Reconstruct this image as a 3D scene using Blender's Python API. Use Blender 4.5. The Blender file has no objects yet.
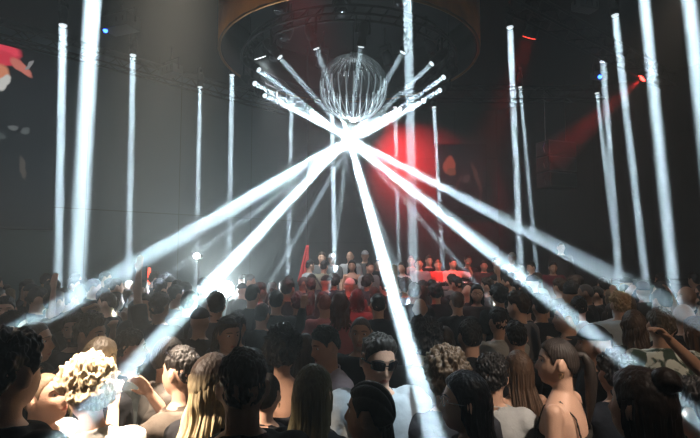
import bpy, math, random
import numpy as np
from mathutils import Vector, Matrix, noise as mnoise
random.seed(7)
PI = math.pi
COL = bpy.context.scene.collection

# ------------------------------------------------------------------ camera, world, exposure, large lights
F = 467.0
CAMH = 2.20
PITCH = math.atan(31 / F)
cd = bpy.data.cameras.new('camera')
cam = bpy.data.objects.new('camera', cd)
COL.objects.link(cam)
cd.sensor_width = 36
cd.lens = F * 36 / 700
cd.clip_start = 0.05
cam.location = (0, 0, CAMH)
cam.rotation_euler = (PI / 2 + PITCH, 0, 0)
SC = bpy.context.scene
SC.camera = cam
vs = SC.view_settings
vs.view_transform = 'Standard'
vs.look = 'None'
vs.gamma = 1
vs.use_curve_mapping = False
vs.exposure = 0.0
SC.cycles.transparent_max_bounces = 160      # light must cross all the crossing beams
SC.cycles.max_bounces = 6
SC.cycles.volume_bounces = 0
SC.cycles.sample_clamp_indirect = 3.0
SC.cycles.use_denoising = True
SC.cycles.denoising_input_passes = 'RGB_ALBEDO_NORMAL'
SC.cycles.denoising_prefilter = 'ACCURATE'
wd = bpy.data.worlds.new('club_dark')
SC.world = wd
wd.use_nodes = True
wd.node_tree.nodes['Background'].inputs[0].default_value = (0.004, 0.005, 0.006, 1)

BEAM_POWER = 22.0
BEAM_COL = (0.66, 0.88, 1.0)


def at(px, py, Y):
    d = Matrix.Rotation(PITCH, 3, 'X') @ Vector(((px - 350) / F, 1, (219 - py) / F))
    return Vector((0, 0, CAMH)) + d * (Y / d.y)


def aim(d):
    return Vector(d).to_track_quat('-Z', 'Y')


def wash(name, loc, to, power, col, size, cone, k=1.0):
    """lamp with a narrow spread; power is that of a bare bulb of the same intensity"""
    a = math.radians(cone) / 2
    return lamp('AREA', name, loc, to, k * power * (1 - math.cos(a)) / 2 * 0.6, col, size * 2, spread=cone * 1.15)


def lamp(kind, name, loc, to=None, power=10, col=(1, 1, 1), size=0.1, spot=40, blend=0.5, spread=None):
    l = bpy.data.lights.new(name, kind)
    l.energy = power
    l.color = col
    if kind == 'AREA':
        l.size = size
        if spread:
            l.spread = math.radians(spread)
    elif kind == 'SPOT':
        l.spot_size = math.radians(spot)
        l.spot_blend = blend
        l.shadow_soft_size = size
    else:
        l.shadow_soft_size = size
    o = bpy.data.objects.new(name, l)
    COL.objects.link(o)
    o.location = loc
    if to is not None:
        o.rotation_mode = 'QUATERNION'
        o.rotation_quaternion = aim(Vector(to) - Vector(loc))
    return o


# wash lamps, some added as fill (each hangs in a housing built further down)
WASH = [  # name, position, target, power, colour, cone, blend, size
    ('added_warm_wash', (-0.85, 2.6, 5.6), (-1.06, 2.28, 1.5), 10000, (1.0, 0.82, 0.64), 15, 0.7, 0.05),  # added lamp for the hot patch on the near dancers
    ('added_warm_wash', (-3.3, 1.1, 4.2), (-0.80, 2.2, 1.5), 4500, (1.0, 0.80, 0.62), 13, 0.6, 0.05),  # second added lamp, lights the same group from the side
    ('added_cool_wash', (1.9, 1.5, 4.8), (0.26, 2.35, 1.5), 950, (0.78, 0.92, 1.0), 13, 0.9, 0.06),  # added lamp, stands in for beam light on the sunglasses man
    ('added_soft_wash', (2.3, -0.2, 5.3), (1.0, 2.45, 1.4), 1100, (1.0, 0.84, 0.70), 17, 0.9, 0.06),  # added fill to brighten the dancers around the ponytail woman
    ('amber_wash', (3.6, -0.5, 5.4), (2.0, 3.8, 1.5), 300, (1.0, 0.72, 0.50), 44, 1.0, 0.1),
    ('red_wash', (-0.6, 4.9, 5.6), (-0.1, 7.2, 1.4), 900, (1.0, 0.06, 0.07), 44, 1.0, 0.1),
    ('red_wash', (2.9, 7.4, 5.6), (1.9, 10.3, 1.4), 2000, (1.0, 0.06, 0.04), 26, 0.8, 0.1),
    ('white_wash', (-1.6, 8.2, 5.6), (-0.3, 10.4, 1.6), 2000, (0.9, 0.97, 1.0), 50, 1.0, 0.1),
    ('pale_wash', (-3.8, 1.0, 5.4), (-2.8, 5.2, 1.5), 120, (0.9, 0.9, 1.0), 50, 1.0, 0.1),
    ('added_drum_wash', (-2.6, 3.3, 5.7), (-0.9, 6.2, 5.6), 25, (1.0, 0.62, 0.25), 50, 1.0, 0.08),  # added lamp to bring out the gold of the drum
    ('dusky_wash', (4.2, 5.2, 5.6), (3.0, 8.2, 1.4), 420, (1.0, 0.78, 0.62), 60, 1.0, 0.1),
]
for nm, p, t, pw, c, sp, bl, sz in WASH:
    wash(nm, p, t, pw, c, sz, sp)

# ------------------------------------------------------------------ helpers
MATS = {}


def setp(b, **k):
    for n, v in k.items():
        b.inputs[n.replace('_', ' ')].default_value = v


def newmat(name):
    m = bpy.data.materials.new(name)
    m.use_nodes = True
    nt = m.node_tree
    return m, nt, nt.nodes['Principled BSDF']


def rgba(c):
    return (c[0], c[1], c[2], 1)


def mat(name, col, rough=0.6, metal=0.0, vary=0.25, scale=12.0, bump=0.0, bscale=60.0, spec=0.5):
    key = (name, tuple(col), rough)
    if key in MATS:
        return MATS[key]
    m, nt, b = newmat(name)
    tc = nt.nodes.new('ShaderNodeTexCoord')
    nz = nt.nodes.new('ShaderNodeTexNoise')
    nz.inputs['Scale'].default_value = scale
    nz.inputs['Detail'].default_value = 4
    nt.links.new(tc.outputs['Object'], nz.inputs['Vector'])
    mx = nt.nodes.new('ShaderNodeMix')
    mx.data_type = 'RGBA'
    mx.inputs[6].default_value = rgba([x * (1 - vary) for x in col])
    mx.inputs[7].default_value = rgba([min(1, x * (1 + vary)) for x in col])
    nt.links.new(nz.outputs[0], mx.inputs[0])
    nt.links.new(mx.outputs[2], b.inputs['Base Color'])
    setp(b, Roughness=rough, Metallic=metal, Specular_IOR_Level=spec)
    if bump:
        n2 = nt.nodes.new('ShaderNodeTexNoise')
        n2.inputs['Scale'].default_value = bscale
        nt.links.new(tc.outputs['Object'], n2.inputs['Vector'])
        bp = nt.nodes.new('ShaderNodeBump')
        bp.inputs['Strength'].default_value = bump
        bp.inputs['Distance'].default_value = 0.01
        nt.links.new(n2.outputs[0], bp.inputs['Height'])
        nt.links.new(bp.outputs[0], b.inputs['Normal'])
    MATS[key] = m
    return m


def skin(c):
    return mat('skin', c, 0.5, 0, 0.12, 14, 0.15, 180, 0.4)


def cloth(c):
    return mat('cloth', c, 0.85, 0, 0.12, 5, 0.5, 26, 0.2)


def camo(c1, c2):
    key = ('camo', c1, c2)
    if key in MATS:
        return MATS[key]
    m, nt, b = newmat('patterned_cloth')
    tc = nt.nodes.new('ShaderNodeTexCoord')
    nz = nt.nodes.new('ShaderNodeTexNoise')
    nz.inputs['Scale'].default_value = 9
    nz.inputs['Detail'].default_value = 5
    nz.inputs['Distortion'].default_value = 1.2
    rp = nt.nodes.new('ShaderNodeValToRGB')
    rp.color_ramp.elements[0].position = 0.45
    rp.color_ramp.elements[0].color = rgba(c1)
    rp.color_ramp.elements[1].position = 0.53
    rp.color_ramp.elements[1].color = rgba(c2)
    nt.links.new(tc.outputs['Object'], nz.inputs['Vector'])
    nt.links.new(nz.outputs[0], rp.inputs[0])
    nt.links.new(rp.outputs[0], b.inputs['Base Color'])
    setp(b, Roughness=0.8)
    MATS[key] = m
    return m


def hairmat(c, root=None, rootz=0.75, gloss=0.5):
    key = ('hair', c, root, rootz)
    if key in MATS:
        return MATS[key]
    m, nt, b = newmat('hair')
    tc = nt.nodes.new('ShaderNodeTexCoord')
    mp = nt.nodes.new('ShaderNodeMapping')
    mp.inputs['Scale'].default_value = (1, 1, 0.10)
    nz = nt.nodes.new('ShaderNodeTexNoise')
    nz.inputs['Scale'].default_value = 130
    nz.inputs['Detail'].default_value = 3
    nt.links.new(tc.outputs['Object'], mp.inputs[0])
    nt.links.new(mp.outputs[0], nz.inputs['Vector'])
    mx = nt.nodes.new('ShaderNodeMix')
    mx.data_type = 'RGBA'
    mx.inputs[6].default_value = rgba([x * 0.35 for x in c])
    mx.inputs[7].default_value = rgba([min(1, x * 1.5) for x in c])
    nt.links.new(nz.outputs[0], mx.inputs[0])
    out = mx.outputs[2]
    if root:
        sp = nt.nodes.new('ShaderNodeSeparateXYZ')
        nt.links.new(tc.outputs['Generated'], sp.inputs[0])
        mr = nt.nodes.new('ShaderNodeMapRange')
        mr.inputs[1].default_value = rootz - 0.12
        mr.inputs[2].default_value = rootz + 0.12
        nt.links.new(sp.outputs[2], mr.inputs[0])
        m2 = nt.nodes.new('ShaderNodeMix')
        m2.data_type = 'RGBA'
        nt.links.new(mr.outputs[0], m2.inputs[0])
        nt.links.new(out, m2.inputs[6])
        m2.inputs[7].default_value = rgba(root)
        out = m2.outputs[2]
    nt.links.new(out, b.inputs['Base Color'])
    setp(b, Roughness=gloss, Specular_IOR_Level=0.3)
    bp = nt.nodes.new('ShaderNodeBump')
    bp.inputs['Strength'].default_value = 0.7
    bp.inputs['Distance'].default_value = 0.004
    nt.links.new(nz.outputs[0], bp.inputs['Height'])
    nt.links.new(bp.outputs[0], b.inputs['Normal'])
    MATS[key] = m
    return m


def emit(name, col, s):
    m, nt, b = newmat(name)
    setp(b, Base_Color=rgba(col), Roughness=0.4)
    b.inputs['Emission Color'].default_value = rgba(col)
    b.inputs['Emission Strength'].default_value = s
    return m


def volmat(name, dens, g, col=(1, 1, 1)):
    m = bpy.data.materials.new(name)
    m.use_nodes = True
    nt = m.node_tree
    nt.nodes.clear()
    o = nt.nodes.new('ShaderNodeOutputMaterial')
    s = nt.nodes.new('ShaderNodeVolumeScatter')
    s.inputs['Density'].default_value = dens
    s.inputs['Anisotropy'].default_value = g
    s.inputs['Color'].default_value = rgba(col)
    nt.links.new(s.outputs[0], o.inputs['Volume'])
    m.cycles.homogeneous_volume = True
    m.cycles.volume_sampling = 'EQUIANGULAR'
    return m


class MB:
    """collects closed shapes for one mesh"""
    def __init__(self):
        self.v = []
        self.f = []
        self.n = 0

    def add(self, v, f):
        v = np.asarray(v, float).reshape(-1, 3)
        self.v.append(v)
        self.f += [tuple(i + self.n for i in q) for q in f]
        self.n += len(v)
        return self

    def box(self, c, s, rot=None):
        c = Vector(c)
        R = rot or Matrix.Identity(3)
        v = [c + R @ Vector((x * s[0] / 2, y * s[1] / 2, z * s[2] / 2)) for x in (-1, 1) for y in (-1, 1) for z in (-1, 1)]
        return self.add([tuple(p) for p in v], [(0, 1, 3, 2), (4, 6, 7, 5), (0, 4, 5, 1), (2, 3, 7, 6), (0, 2, 6, 4), (1, 5, 7, 3)])

    def rings(self, R):
        """R: list of rings, each n x 3; closed with fans"""
        n = len(R[0])
        v = np.concatenate(R)
        f = []
        for k in range(len(R) - 1):
            for i in range(n):
                j = (i + 1) % n
                f.append((k * n + i, k * n + j, (k + 1) * n + j, (k + 1) * n + i))
        f.append(tuple(range(n - 1, -1, -1)))
        f.append(tuple(range((len(R) - 1) * n, len(R) * n)))
        return self.add(v, f)

    def tube(self, pts, rad, n=12, caps=True, up=None):
        """round (or flattened when a radius is a pair) tube along pts with rounded ends"""
        P = [Vector(p) for p in pts]
        rr = [(r, r) if not isinstance(r, (tuple, list)) else r for r in rad]
        T = []
        for i in range(len(P)):
            a = P[max(i - 1, 0)]
            b = P[min(i + 1, len(P) - 1)]
            T.append((b - a).normalized())
        u = Vector(up) if up is not None else (Vector((1, 0, 0)) if abs(T[0].x) < 0.8 else Vector((0, 1, 0)))
        R = []
        ca = np.linspace(0, 2 * PI, n, endpoint=False)
        seq = []
        if caps:
            for k in (0.15, 0.6, 0.9):
                seq.append((P[0] - T[0] * (min(rr[0]) * math.sqrt(1 - k * k)), T[0], (rr[0][0] * k, rr[0][1] * k)))
        for p, t, r in zip(P, T, rr):
            seq.append((p, t, r))
        if caps:
            for k in (0.9, 0.6, 0.15):
                seq.append((P[-1] + T[-1] * (min(rr[-1]) * math.sqrt(1 - k * k)), T[-1], (rr[-1][0] * k, rr[-1][1] * k)))
        for p, t, r in seq:
            u = (u - t * u.dot(t))
            u.normalize()
            w = t.cross(u)
            U = np.array(u)
            W = np.array(w)
            R.append(np.array(p) + np.outer(np.cos(ca) * r[0], U) + np.outer(np.sin(ca) * r[1], W))
        return self.rings(R)

    def cyl(self, a, b, r0, r1=None, n=16):
        return self.tube([a, b], [r0, r0 if r1 is None else r1], n, caps=False)

    def ball(self, c, r, n=12, rot=None):
        r = (r, r, r) if not isinstance(r, (tuple, list)) else r
        R = []
        ca = np.linspace(0, 2 * PI, n, endpoint=False)
        M = np.array(rot) if rot is not None else np.eye(3)
        for k in range(1, n // 2 + 1):
            a = -PI / 2 + PI * (k - 0.5) / (n // 2)
            q = np.stack([np.cos(ca) * math.cos(a) * r[0], np.sin(ca) * math.cos(a) * r[1], np.full(n, math.sin(a) * r[2])], 1)
            R.append(q @ M.T + np.array(c))
        return self.rings(R)

    def mesh(self, name):
        me = bpy.data.meshes.new(name)
        me.from_pydata(np.concatenate(self.v).tolist(), [], self.f)
        me.update()
        return me

    def build(self, name, m, parent=None, smooth=False, bevel=0.0):
        me = self.mesh(name)
        me.materials.append(m)
        if smooth:
            me.polygons.foreach_set('use_smooth', [True] * len(me.polygons))
        return link(name, me, parent, bevel)


def link(name, me, parent=None, bevel=0.0):
    o = bpy.data.objects.new(name, me)
    COL.objects.link(o)
    if parent is not None:
        o.parent = parent
    if bevel:
        b = o.modifiers.new('bevel', 'BEVEL')
        b.width = bevel
        b.segments = 2
        b.limit_method = 'ANGLE'
    return o


def tag(o, label, cat, group=None, kind=None):
    if label:
        o['label'] = label
    if cat:
        o['category'] = cat
    if group:
        o['group'] = group
    if kind:
        o['kind'] = kind
    return o


def empty(name, loc, rz=0.0, label=None, cat=None, group=None):
    o = bpy.data.objects.new(name, None)
    COL.objects.link(o)
    o.location = loc
    o.rotation_euler = (0, 0, rz)
    return tag(o, label, cat, group)


def struct(name, mb, m):
    o = mb.build(name, m)
    o['kind'] = 'structure'
    return o


def vnoise(P, sc, seed=0.0):
    return np.array([mnoise.noise(Vector((p[0] * sc + seed, p[1] * sc - seed, p[2] * sc + 3.1 * seed))) for p in P])


def sstep(x):
    x = np.clip(x, 0, 1)
    return x * x * (3 - 2 * x)


def remesh(mb, voxel, smooth=2, wrinkle=0.0, seed=0.0):
    me = mb.mesh('tmp')
    o = bpy.data.objects.new('tmp', me)
    COL.objects.link(o)
    r = o.modifiers.new('r', 'REMESH')
    r.mode = 'VOXEL'
    r.voxel_size = voxel
    dg = bpy.context.evaluated_depsgraph_get()
    out = bpy.data.meshes.new_from_object(o.evaluated_get(dg))
    bpy.data.objects.remove(o)
    bpy.data.meshes.remove(me)
    n = len(out.vertices)
    co = np.empty(n * 3)
    out.vertices.foreach_get('co', co)
    co = co.reshape(-1, 3)
    e = np.empty(len(out.edges) * 2, int)
    out.edges.foreach_get('vertices', e)
    a, b = e[0::2], e[1::2]
    deg = np.bincount(a, minlength=n) + np.bincount(b, minlength=n)
    for _ in range(smooth):
        acc = np.stack([np.bincount(a, co[b, k], n) + np.bincount(b, co[a, k], n) for k in range(3)], 1)
        co = co * 0.45 + 0.55 * acc / np.maximum(deg, 1)[:, None]
    if wrinkle:
        nr = np.empty(n * 3)
        out.vertices.foreach_get('normal', nr)
        nr = nr.reshape(-1, 3)
        rs = np.random.RandomState(int(seed * 97) % 10000)
        w = np.zeros(n)
        for _ in range(7):
            k = rs.normal(size=3) * np.array([22, 22, 14])
            ph = rs.uniform(0, 6)
            w += np.sin(co @ k + ph + 1.5 * np.sin(co @ (k[::-1] * 0.4)))
        co = co + nr * (w / 7 * wrinkle)[:, None]
    out.vertices.foreach_set('co', co.reshape(-1))
    out.polygons.foreach_set('use_smooth', [True] * len(out.polygons))
    out.update()
    return out, co


# ------------------------------------------------------------------ people
def headshape(d, female=False):
    """unit directions (n,3) -> head surface, face towards +y, centre at mid-head"""
    x = 0.0755 * d[:, 0]
    y = 0.096 * d[:, 1]
    z = 0.118 * d[:, 2]
    t = np.clip(-d[:, 2], 0, 1)
    fr = np.clip(d[:, 1], 0, 1)
    bk = np.clip(-d[:, 1], 0, 1)
    x = x * (1 - 0.20 * t ** 1.5) * (1 + 0.05 * bk)
    y = np.where(d[:, 1] < 0, y * (1 - 0.42 * t), y + 0.036 * t ** 1.6 * fr ** 0.6)
    y = y - 0.010 * np.exp(-((z + 0.0) / 0.05) ** 2) * (fr > 0) * fr * 0.6
    g = lambda u, c, w: np.exp(-((u - c) / w) ** 2)
    f = (d[:, 1] > 0.15)
    nz = np.where(z > -0.030, sstep((0.030 - z) / 0.055), sstep((z + 0.044) / 0.013))
    w = 0.0085 + 0.006 * np.clip((0.02 - z) / 0.05, 0, 1)
    add = 0.024 * np.exp(-(x / w) ** 2) * nz
    add += (0.003 if female else 0.0055) * g(z, 0.034, 0.010) * np.exp(-(x / 0.045) ** 4)
    add -= 0.0095 * g(np.abs(x), 0.031, 0.015) * g(z, 0.012, 0.012)
    add += 0.006 * g(np.abs(x), 0.042, 0.016) * g(z, -0.018, 0.020)
    add += 0.0055 * g(x, 0, 0.021) * g(z, -0.056, 0.0055)
    add += 0.0065 * g(x, 0, 0.018) * g(z, -0.068, 0.006)
    add -= 0.003 * g(x, 0, 0.022) * g(z, -0.0620, 0.002)
    add -= 0.003 * g(x, 0, 0.030) * g(z, -0.080, 0.006)
    add += 0.007 * g(x, 0, 0.022) * g(z, -0.098, 0.012)
    y = y + add * f
    return np.stack([x, y, z], 1)


def dirgrid(nu, nv):
    az = np.linspace(0, 2 * PI, nu, endpoint=False)
    el = np.linspace(-PI / 2 + 0.04, PI / 2 - 0.04, nv)
    A, E_ = np.meshgrid(az, el)
    return np.stack([np.cos(E_) * np.sin(A), np.cos(E_) * np.cos(A), np.sin(E_)], 2).reshape(-1, 3), A.reshape(-1), E_.reshape(-1)


def hairline(az):
    """az: angle from the front 0..pi"""
    return np.interp(az, [0, 0.5, 0.85, 1.10, 1.30, 1.46, 1.80, 2.0, 2.35, PI], [0.068, 0.066, 0.055, 0.034, -0.004, 0.026, 0.028, -0.012, -0.045, -0.060])


def hair_cap(mb, style, seed, fine, M):
    nu, nv = (150, 90) if fine else (60, 36)
    d, A, E_ = dirgrid(nu, nv)
    base = headshape(d)
    az = np.abs((A + PI) % (2 * PI) - PI)
    hl = hairline(az)
    z = base[:, 2]
    if style in ('curtain', 'slick', 'rows'):
        hl = hl + 0.002
    if style == 'swept':
        hl = hl + 0.012 * np.exp(-(az / 0.9) ** 2)
    n1 = vnoise(base, 28, seed)
    n2 = vnoise(base * np.array([1, 1, 0.35]), 120, seed + 5)
    hl = hl + 0.004 * n2 + 0.003 * n1
    soft = 0.016 if style in ('curtain', 'slick', 'rows', 'curly') else 0.034
    m = sstep((z - hl) / soft + 0.30)
    topw = sstep((z - 0.02) / 0.06)
    side, top, namp = {'short': (0.006, 0.017, 0.008), 'fade': (0.0015, 0.018, 0.008), 'buzz': (0.003, 0.004, 0.001),
                       'messy': (0.012, 0.030, 0.018), 'curly': (0.030, 0.042, 0.020), 'curtain': (0.012, 0.016, 0.003),
                       'slick': (0.005, 0.008, 0.001), 'rows': (0.004, 0.007, 0.0), 'swept': (0.004, 0.020, 0.010)}[style]
    t = side + (top - side) * topw + namp * n1 + namp * 1.0 * n2
    if style == 'curly':
        t = t + 0.016 * np.abs(vnoise(base, 60, seed + 2)) + 0.010 * np.abs(vnoise(base, 110, seed + 9))
    if style == 'rows':
        ang = np.arctan2(d[:, 0], d[:, 2] + 0.15)
        t = t + 0.007 * np.abs(np.cos(ang * 6.5)) ** 0.7
    if style == 'swept':
        t = t + 0.012 * np.exp(-(az / 0.9) ** 2) * topw
    if style == 'slick':
        t = t + 0.0015 * np.sin(A * 40)
    t = -0.008 + (t + 0.008) * m
    P = base + d * t[:, None]
    P = P @ np.array(M.to_3x3()).T + np.array(M.translation)
    R = [P[k * nu:(k + 1) * nu] for k in range(nv)]
    mb.rings(R)


def hair_curtain(mb, L, seed, fine, M, wide=1.0, wavy=0.0):
    nu, nv = (110, 60) if fine else (40, 24)
    out, inn = [], []
    rs = random.Random(seed)
    ph = [rs.uniform(0, 6) for _ in range(6)]
    for k in range(nv):
        v = k / (nv - 1)
        z = 0.085 - v * (L + 0.085)
        th0 = np.interp(z, [-0.30, -0.18, -0.05, 0.03, 0.085], [1.15, 1.35, 1.85, 1.75, 1.2])
        rx = np.interp(z, [-0.45, -0.25, -0.16, -0.08, 0.0, 0.05, 0.085], [0.125, 0.118, 0.098, 0.088, 0.090, 0.080, 0.055]) * wide
        ry = np.interp(z, [-0.45, -0.25, -0.12, 0.0, 0.05, 0.085], [0.085, 0.085, 0.088, 0.106, 0.095, 0.065])
        y0 = np.interp(z, [-0.45, -0.22, -0.1, 0.0], [-0.070, -0.060, -0.012, 0.0])
        th = np.linspace(-th0, th0, nu)
        s = (0.0035 * np.sin(th * 19 + ph[0] + 2 * v) + 0.0028 * np.sin(th * 33 + ph[1] - 3 * v) + 0.0018 * np.sin(th * 61 + ph[2])) * (0.4 + v * 1.4)
        s = s + wavy * np.sin(v * 17 + th * 3 + ph[3])
        zz = z - 0.02 * v * np.sin(th * 9 + ph[4]) - 0.012 * v * np.sin(th * 23 + ph[5])
        edge = np.clip((th0 - np.abs(th)) / 0.25, 0.15, 1)
        tk = 0.020 * edge * (1 - 0.75 * max(0, v - 0.75) / 0.25)
        o = np.stack([(rx + s) * np.sin(th), -(ry + s) * np.cos(th) + y0, zz], 1)
        i = np.stack([(rx + s - tk) * np.sin(th), -(ry + s - tk) * np.cos(th) + y0, zz], 1)
        out.append(np.concatenate([o, i[::-1]]))
    Mr = np.array(M.to_3x3()).T
    mb.rings([r @ Mr + np.array(M.translation) for r in out])


ARMS = {  # upper-arm direction, forearm direction, palm normal, finger curl (x outwards, y forwards, z up)
    'down': ((0.16, -0.02, -1), (0.06, 0.28, -1), (-1, 0, 0), 0.35),
    'up': ((0.30, 0.20, 1), (0.05, 0.12, 1), (0, 1, 0.1), 0.12),
    'upwide': ((0.75, 0.15, 0.75), (0.05, 0.1, 1), (0, 1, 0.1), 0.15),
    'fist': ((0.55, 0.45, 0.15), (0.0, 0.15, 1), (0, 1, 0), 1.35),
    'bent': ((0.30, 0.65, -0.55), (-0.15, 0.45, 0.85), (-0.2, 0.9, -0.3), 0.8),
    'clap': ((0.20, 0.72, -0.50), (-0.48, 0.38, 0.92), (-1, 0, 0), 0.25),
    'fwd': ((0.20, 0.8, -0.1), (-0.1, 0.8, 0.55), (0, 0.4, -0.8), 0.4),
    'neck': ((0.55, 0.2, 0.35), (-0.62, -0.05, 0.55), (-0.3, -0.6, 0), 0.6),
    'waist': ((0.40, -0.1, -0.9), (-0.2, 0.75, -0.35), (-1, 0, 0), 0.6),
}


def hand(mb, w, d, n, side, s, curl, fr):
    d = d.normalized()
    n = (n - d * n.dot(d)).normalized()
    l = d.cross(n).normalized() * side
    pc = w + d * (0.05 * s)
    mb.tube([w - d * 0.01 * s, w + d * 0.03 * s, w + d * 0.062 * s, w + d * 0.085 * s],
            [(0.026 * s, 0.018 * s), (0.036 * s, 0.015 * s), (0.040 * s, 0.014 * s), (0.037 * s, 0.011 * s)], 12, up=l)
    for k, (off, ln) in enumerate(((-0.030, 0.060), (-0.010, 0.077), (0.010, 0.083), (0.030, 0.074))):
        b = w + d * 0.082 * s - l * off * s * 1.0
        spread = -l * (off * 1.6)
        dd = (d + spread * (0.6 if curl < 0.6 else 0.1)).normalized()
        pts = [b - dd * 0.015 * s, b]
        c = 0
        for seg in (0.45, 0.32, 0.23):
            c += curl * (1.0 + 0.12 * (k - 1.5))
            q = dd * math.cos(c) + n * math.sin(c)
            pts.append(pts[-1] + q * (ln * seg * s))
        mb.tube(pts, [fr, fr, fr * 0.95, fr * 0.88, fr * 0.78], 8)
    tb = w + d * 0.022 * s - l * 0.026 * s
    td = (d * 0.75 - l * 0.62 + n * (0.25 + 0.5 * min(curl, 1))).normalized()
    td2 = (d * 0.95 - l * 0.2 + n * (0.2 + 0.6 * min(curl, 1))).normalized()
    mb.tube([tb, tb + td * 0.038 * s, tb + td * 0.038 * s + td2 * 0.036 * s], [fr * 1.25, fr * 1.1, fr * 0.85], 8)


def torso_secs(s, fem, infl=0.0, z0=0.86, z1=1.53, flare=0.0):
    Z = [0.80, 0.88, 0.98, 1.08, 1.20, 1.30, 1.38, 1.43, 1.47, 1.50]
    RX = [0.155, 0.165, 0.155, 0.140, 0.150, 0.165, 0.175, 0.160, 0.105, 0.062]
    RY = [0.105, 0.112, 0.105, 0.098, 0.108, 0.118, 0.108, 0.090, 0.070, 0.058]
    if fem:
        RX = [0.160, 0.172, 0.155, 0.122, 0.128, 0.142, 0.150, 0.138, 0.092, 0.054]
        RY = [0.108, 0.112, 0.100, 0.086, 0.098, 0.116, 0.098, 0.080, 0.062, 0.052]
    R = []
    n = 24
    ca = np.linspace(0, 2 * PI, n, endpoint=False)
    zs = np.linspace(z0, z1, 14)
    zs = [z for z in zs if z <= 1.50] + [min(z1, 1.50)]
    for z in zs:
        fl = flare * max(0, (1.25 - z)) / 0.4
        rx = np.interp(z, Z, RX) + infl + fl
        ry = np.interp(z, Z, RY) + infl + fl
        c, sn = np.cos(ca), np.sin(ca)
        q = np.stack([rx * np.sign(c) * np.abs(c) ** 0.85, ry * np.sign(sn) * np.abs(sn) ** 0.85, np.full(n, z)], 1)
        R.append(q * s)
    return R


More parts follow.
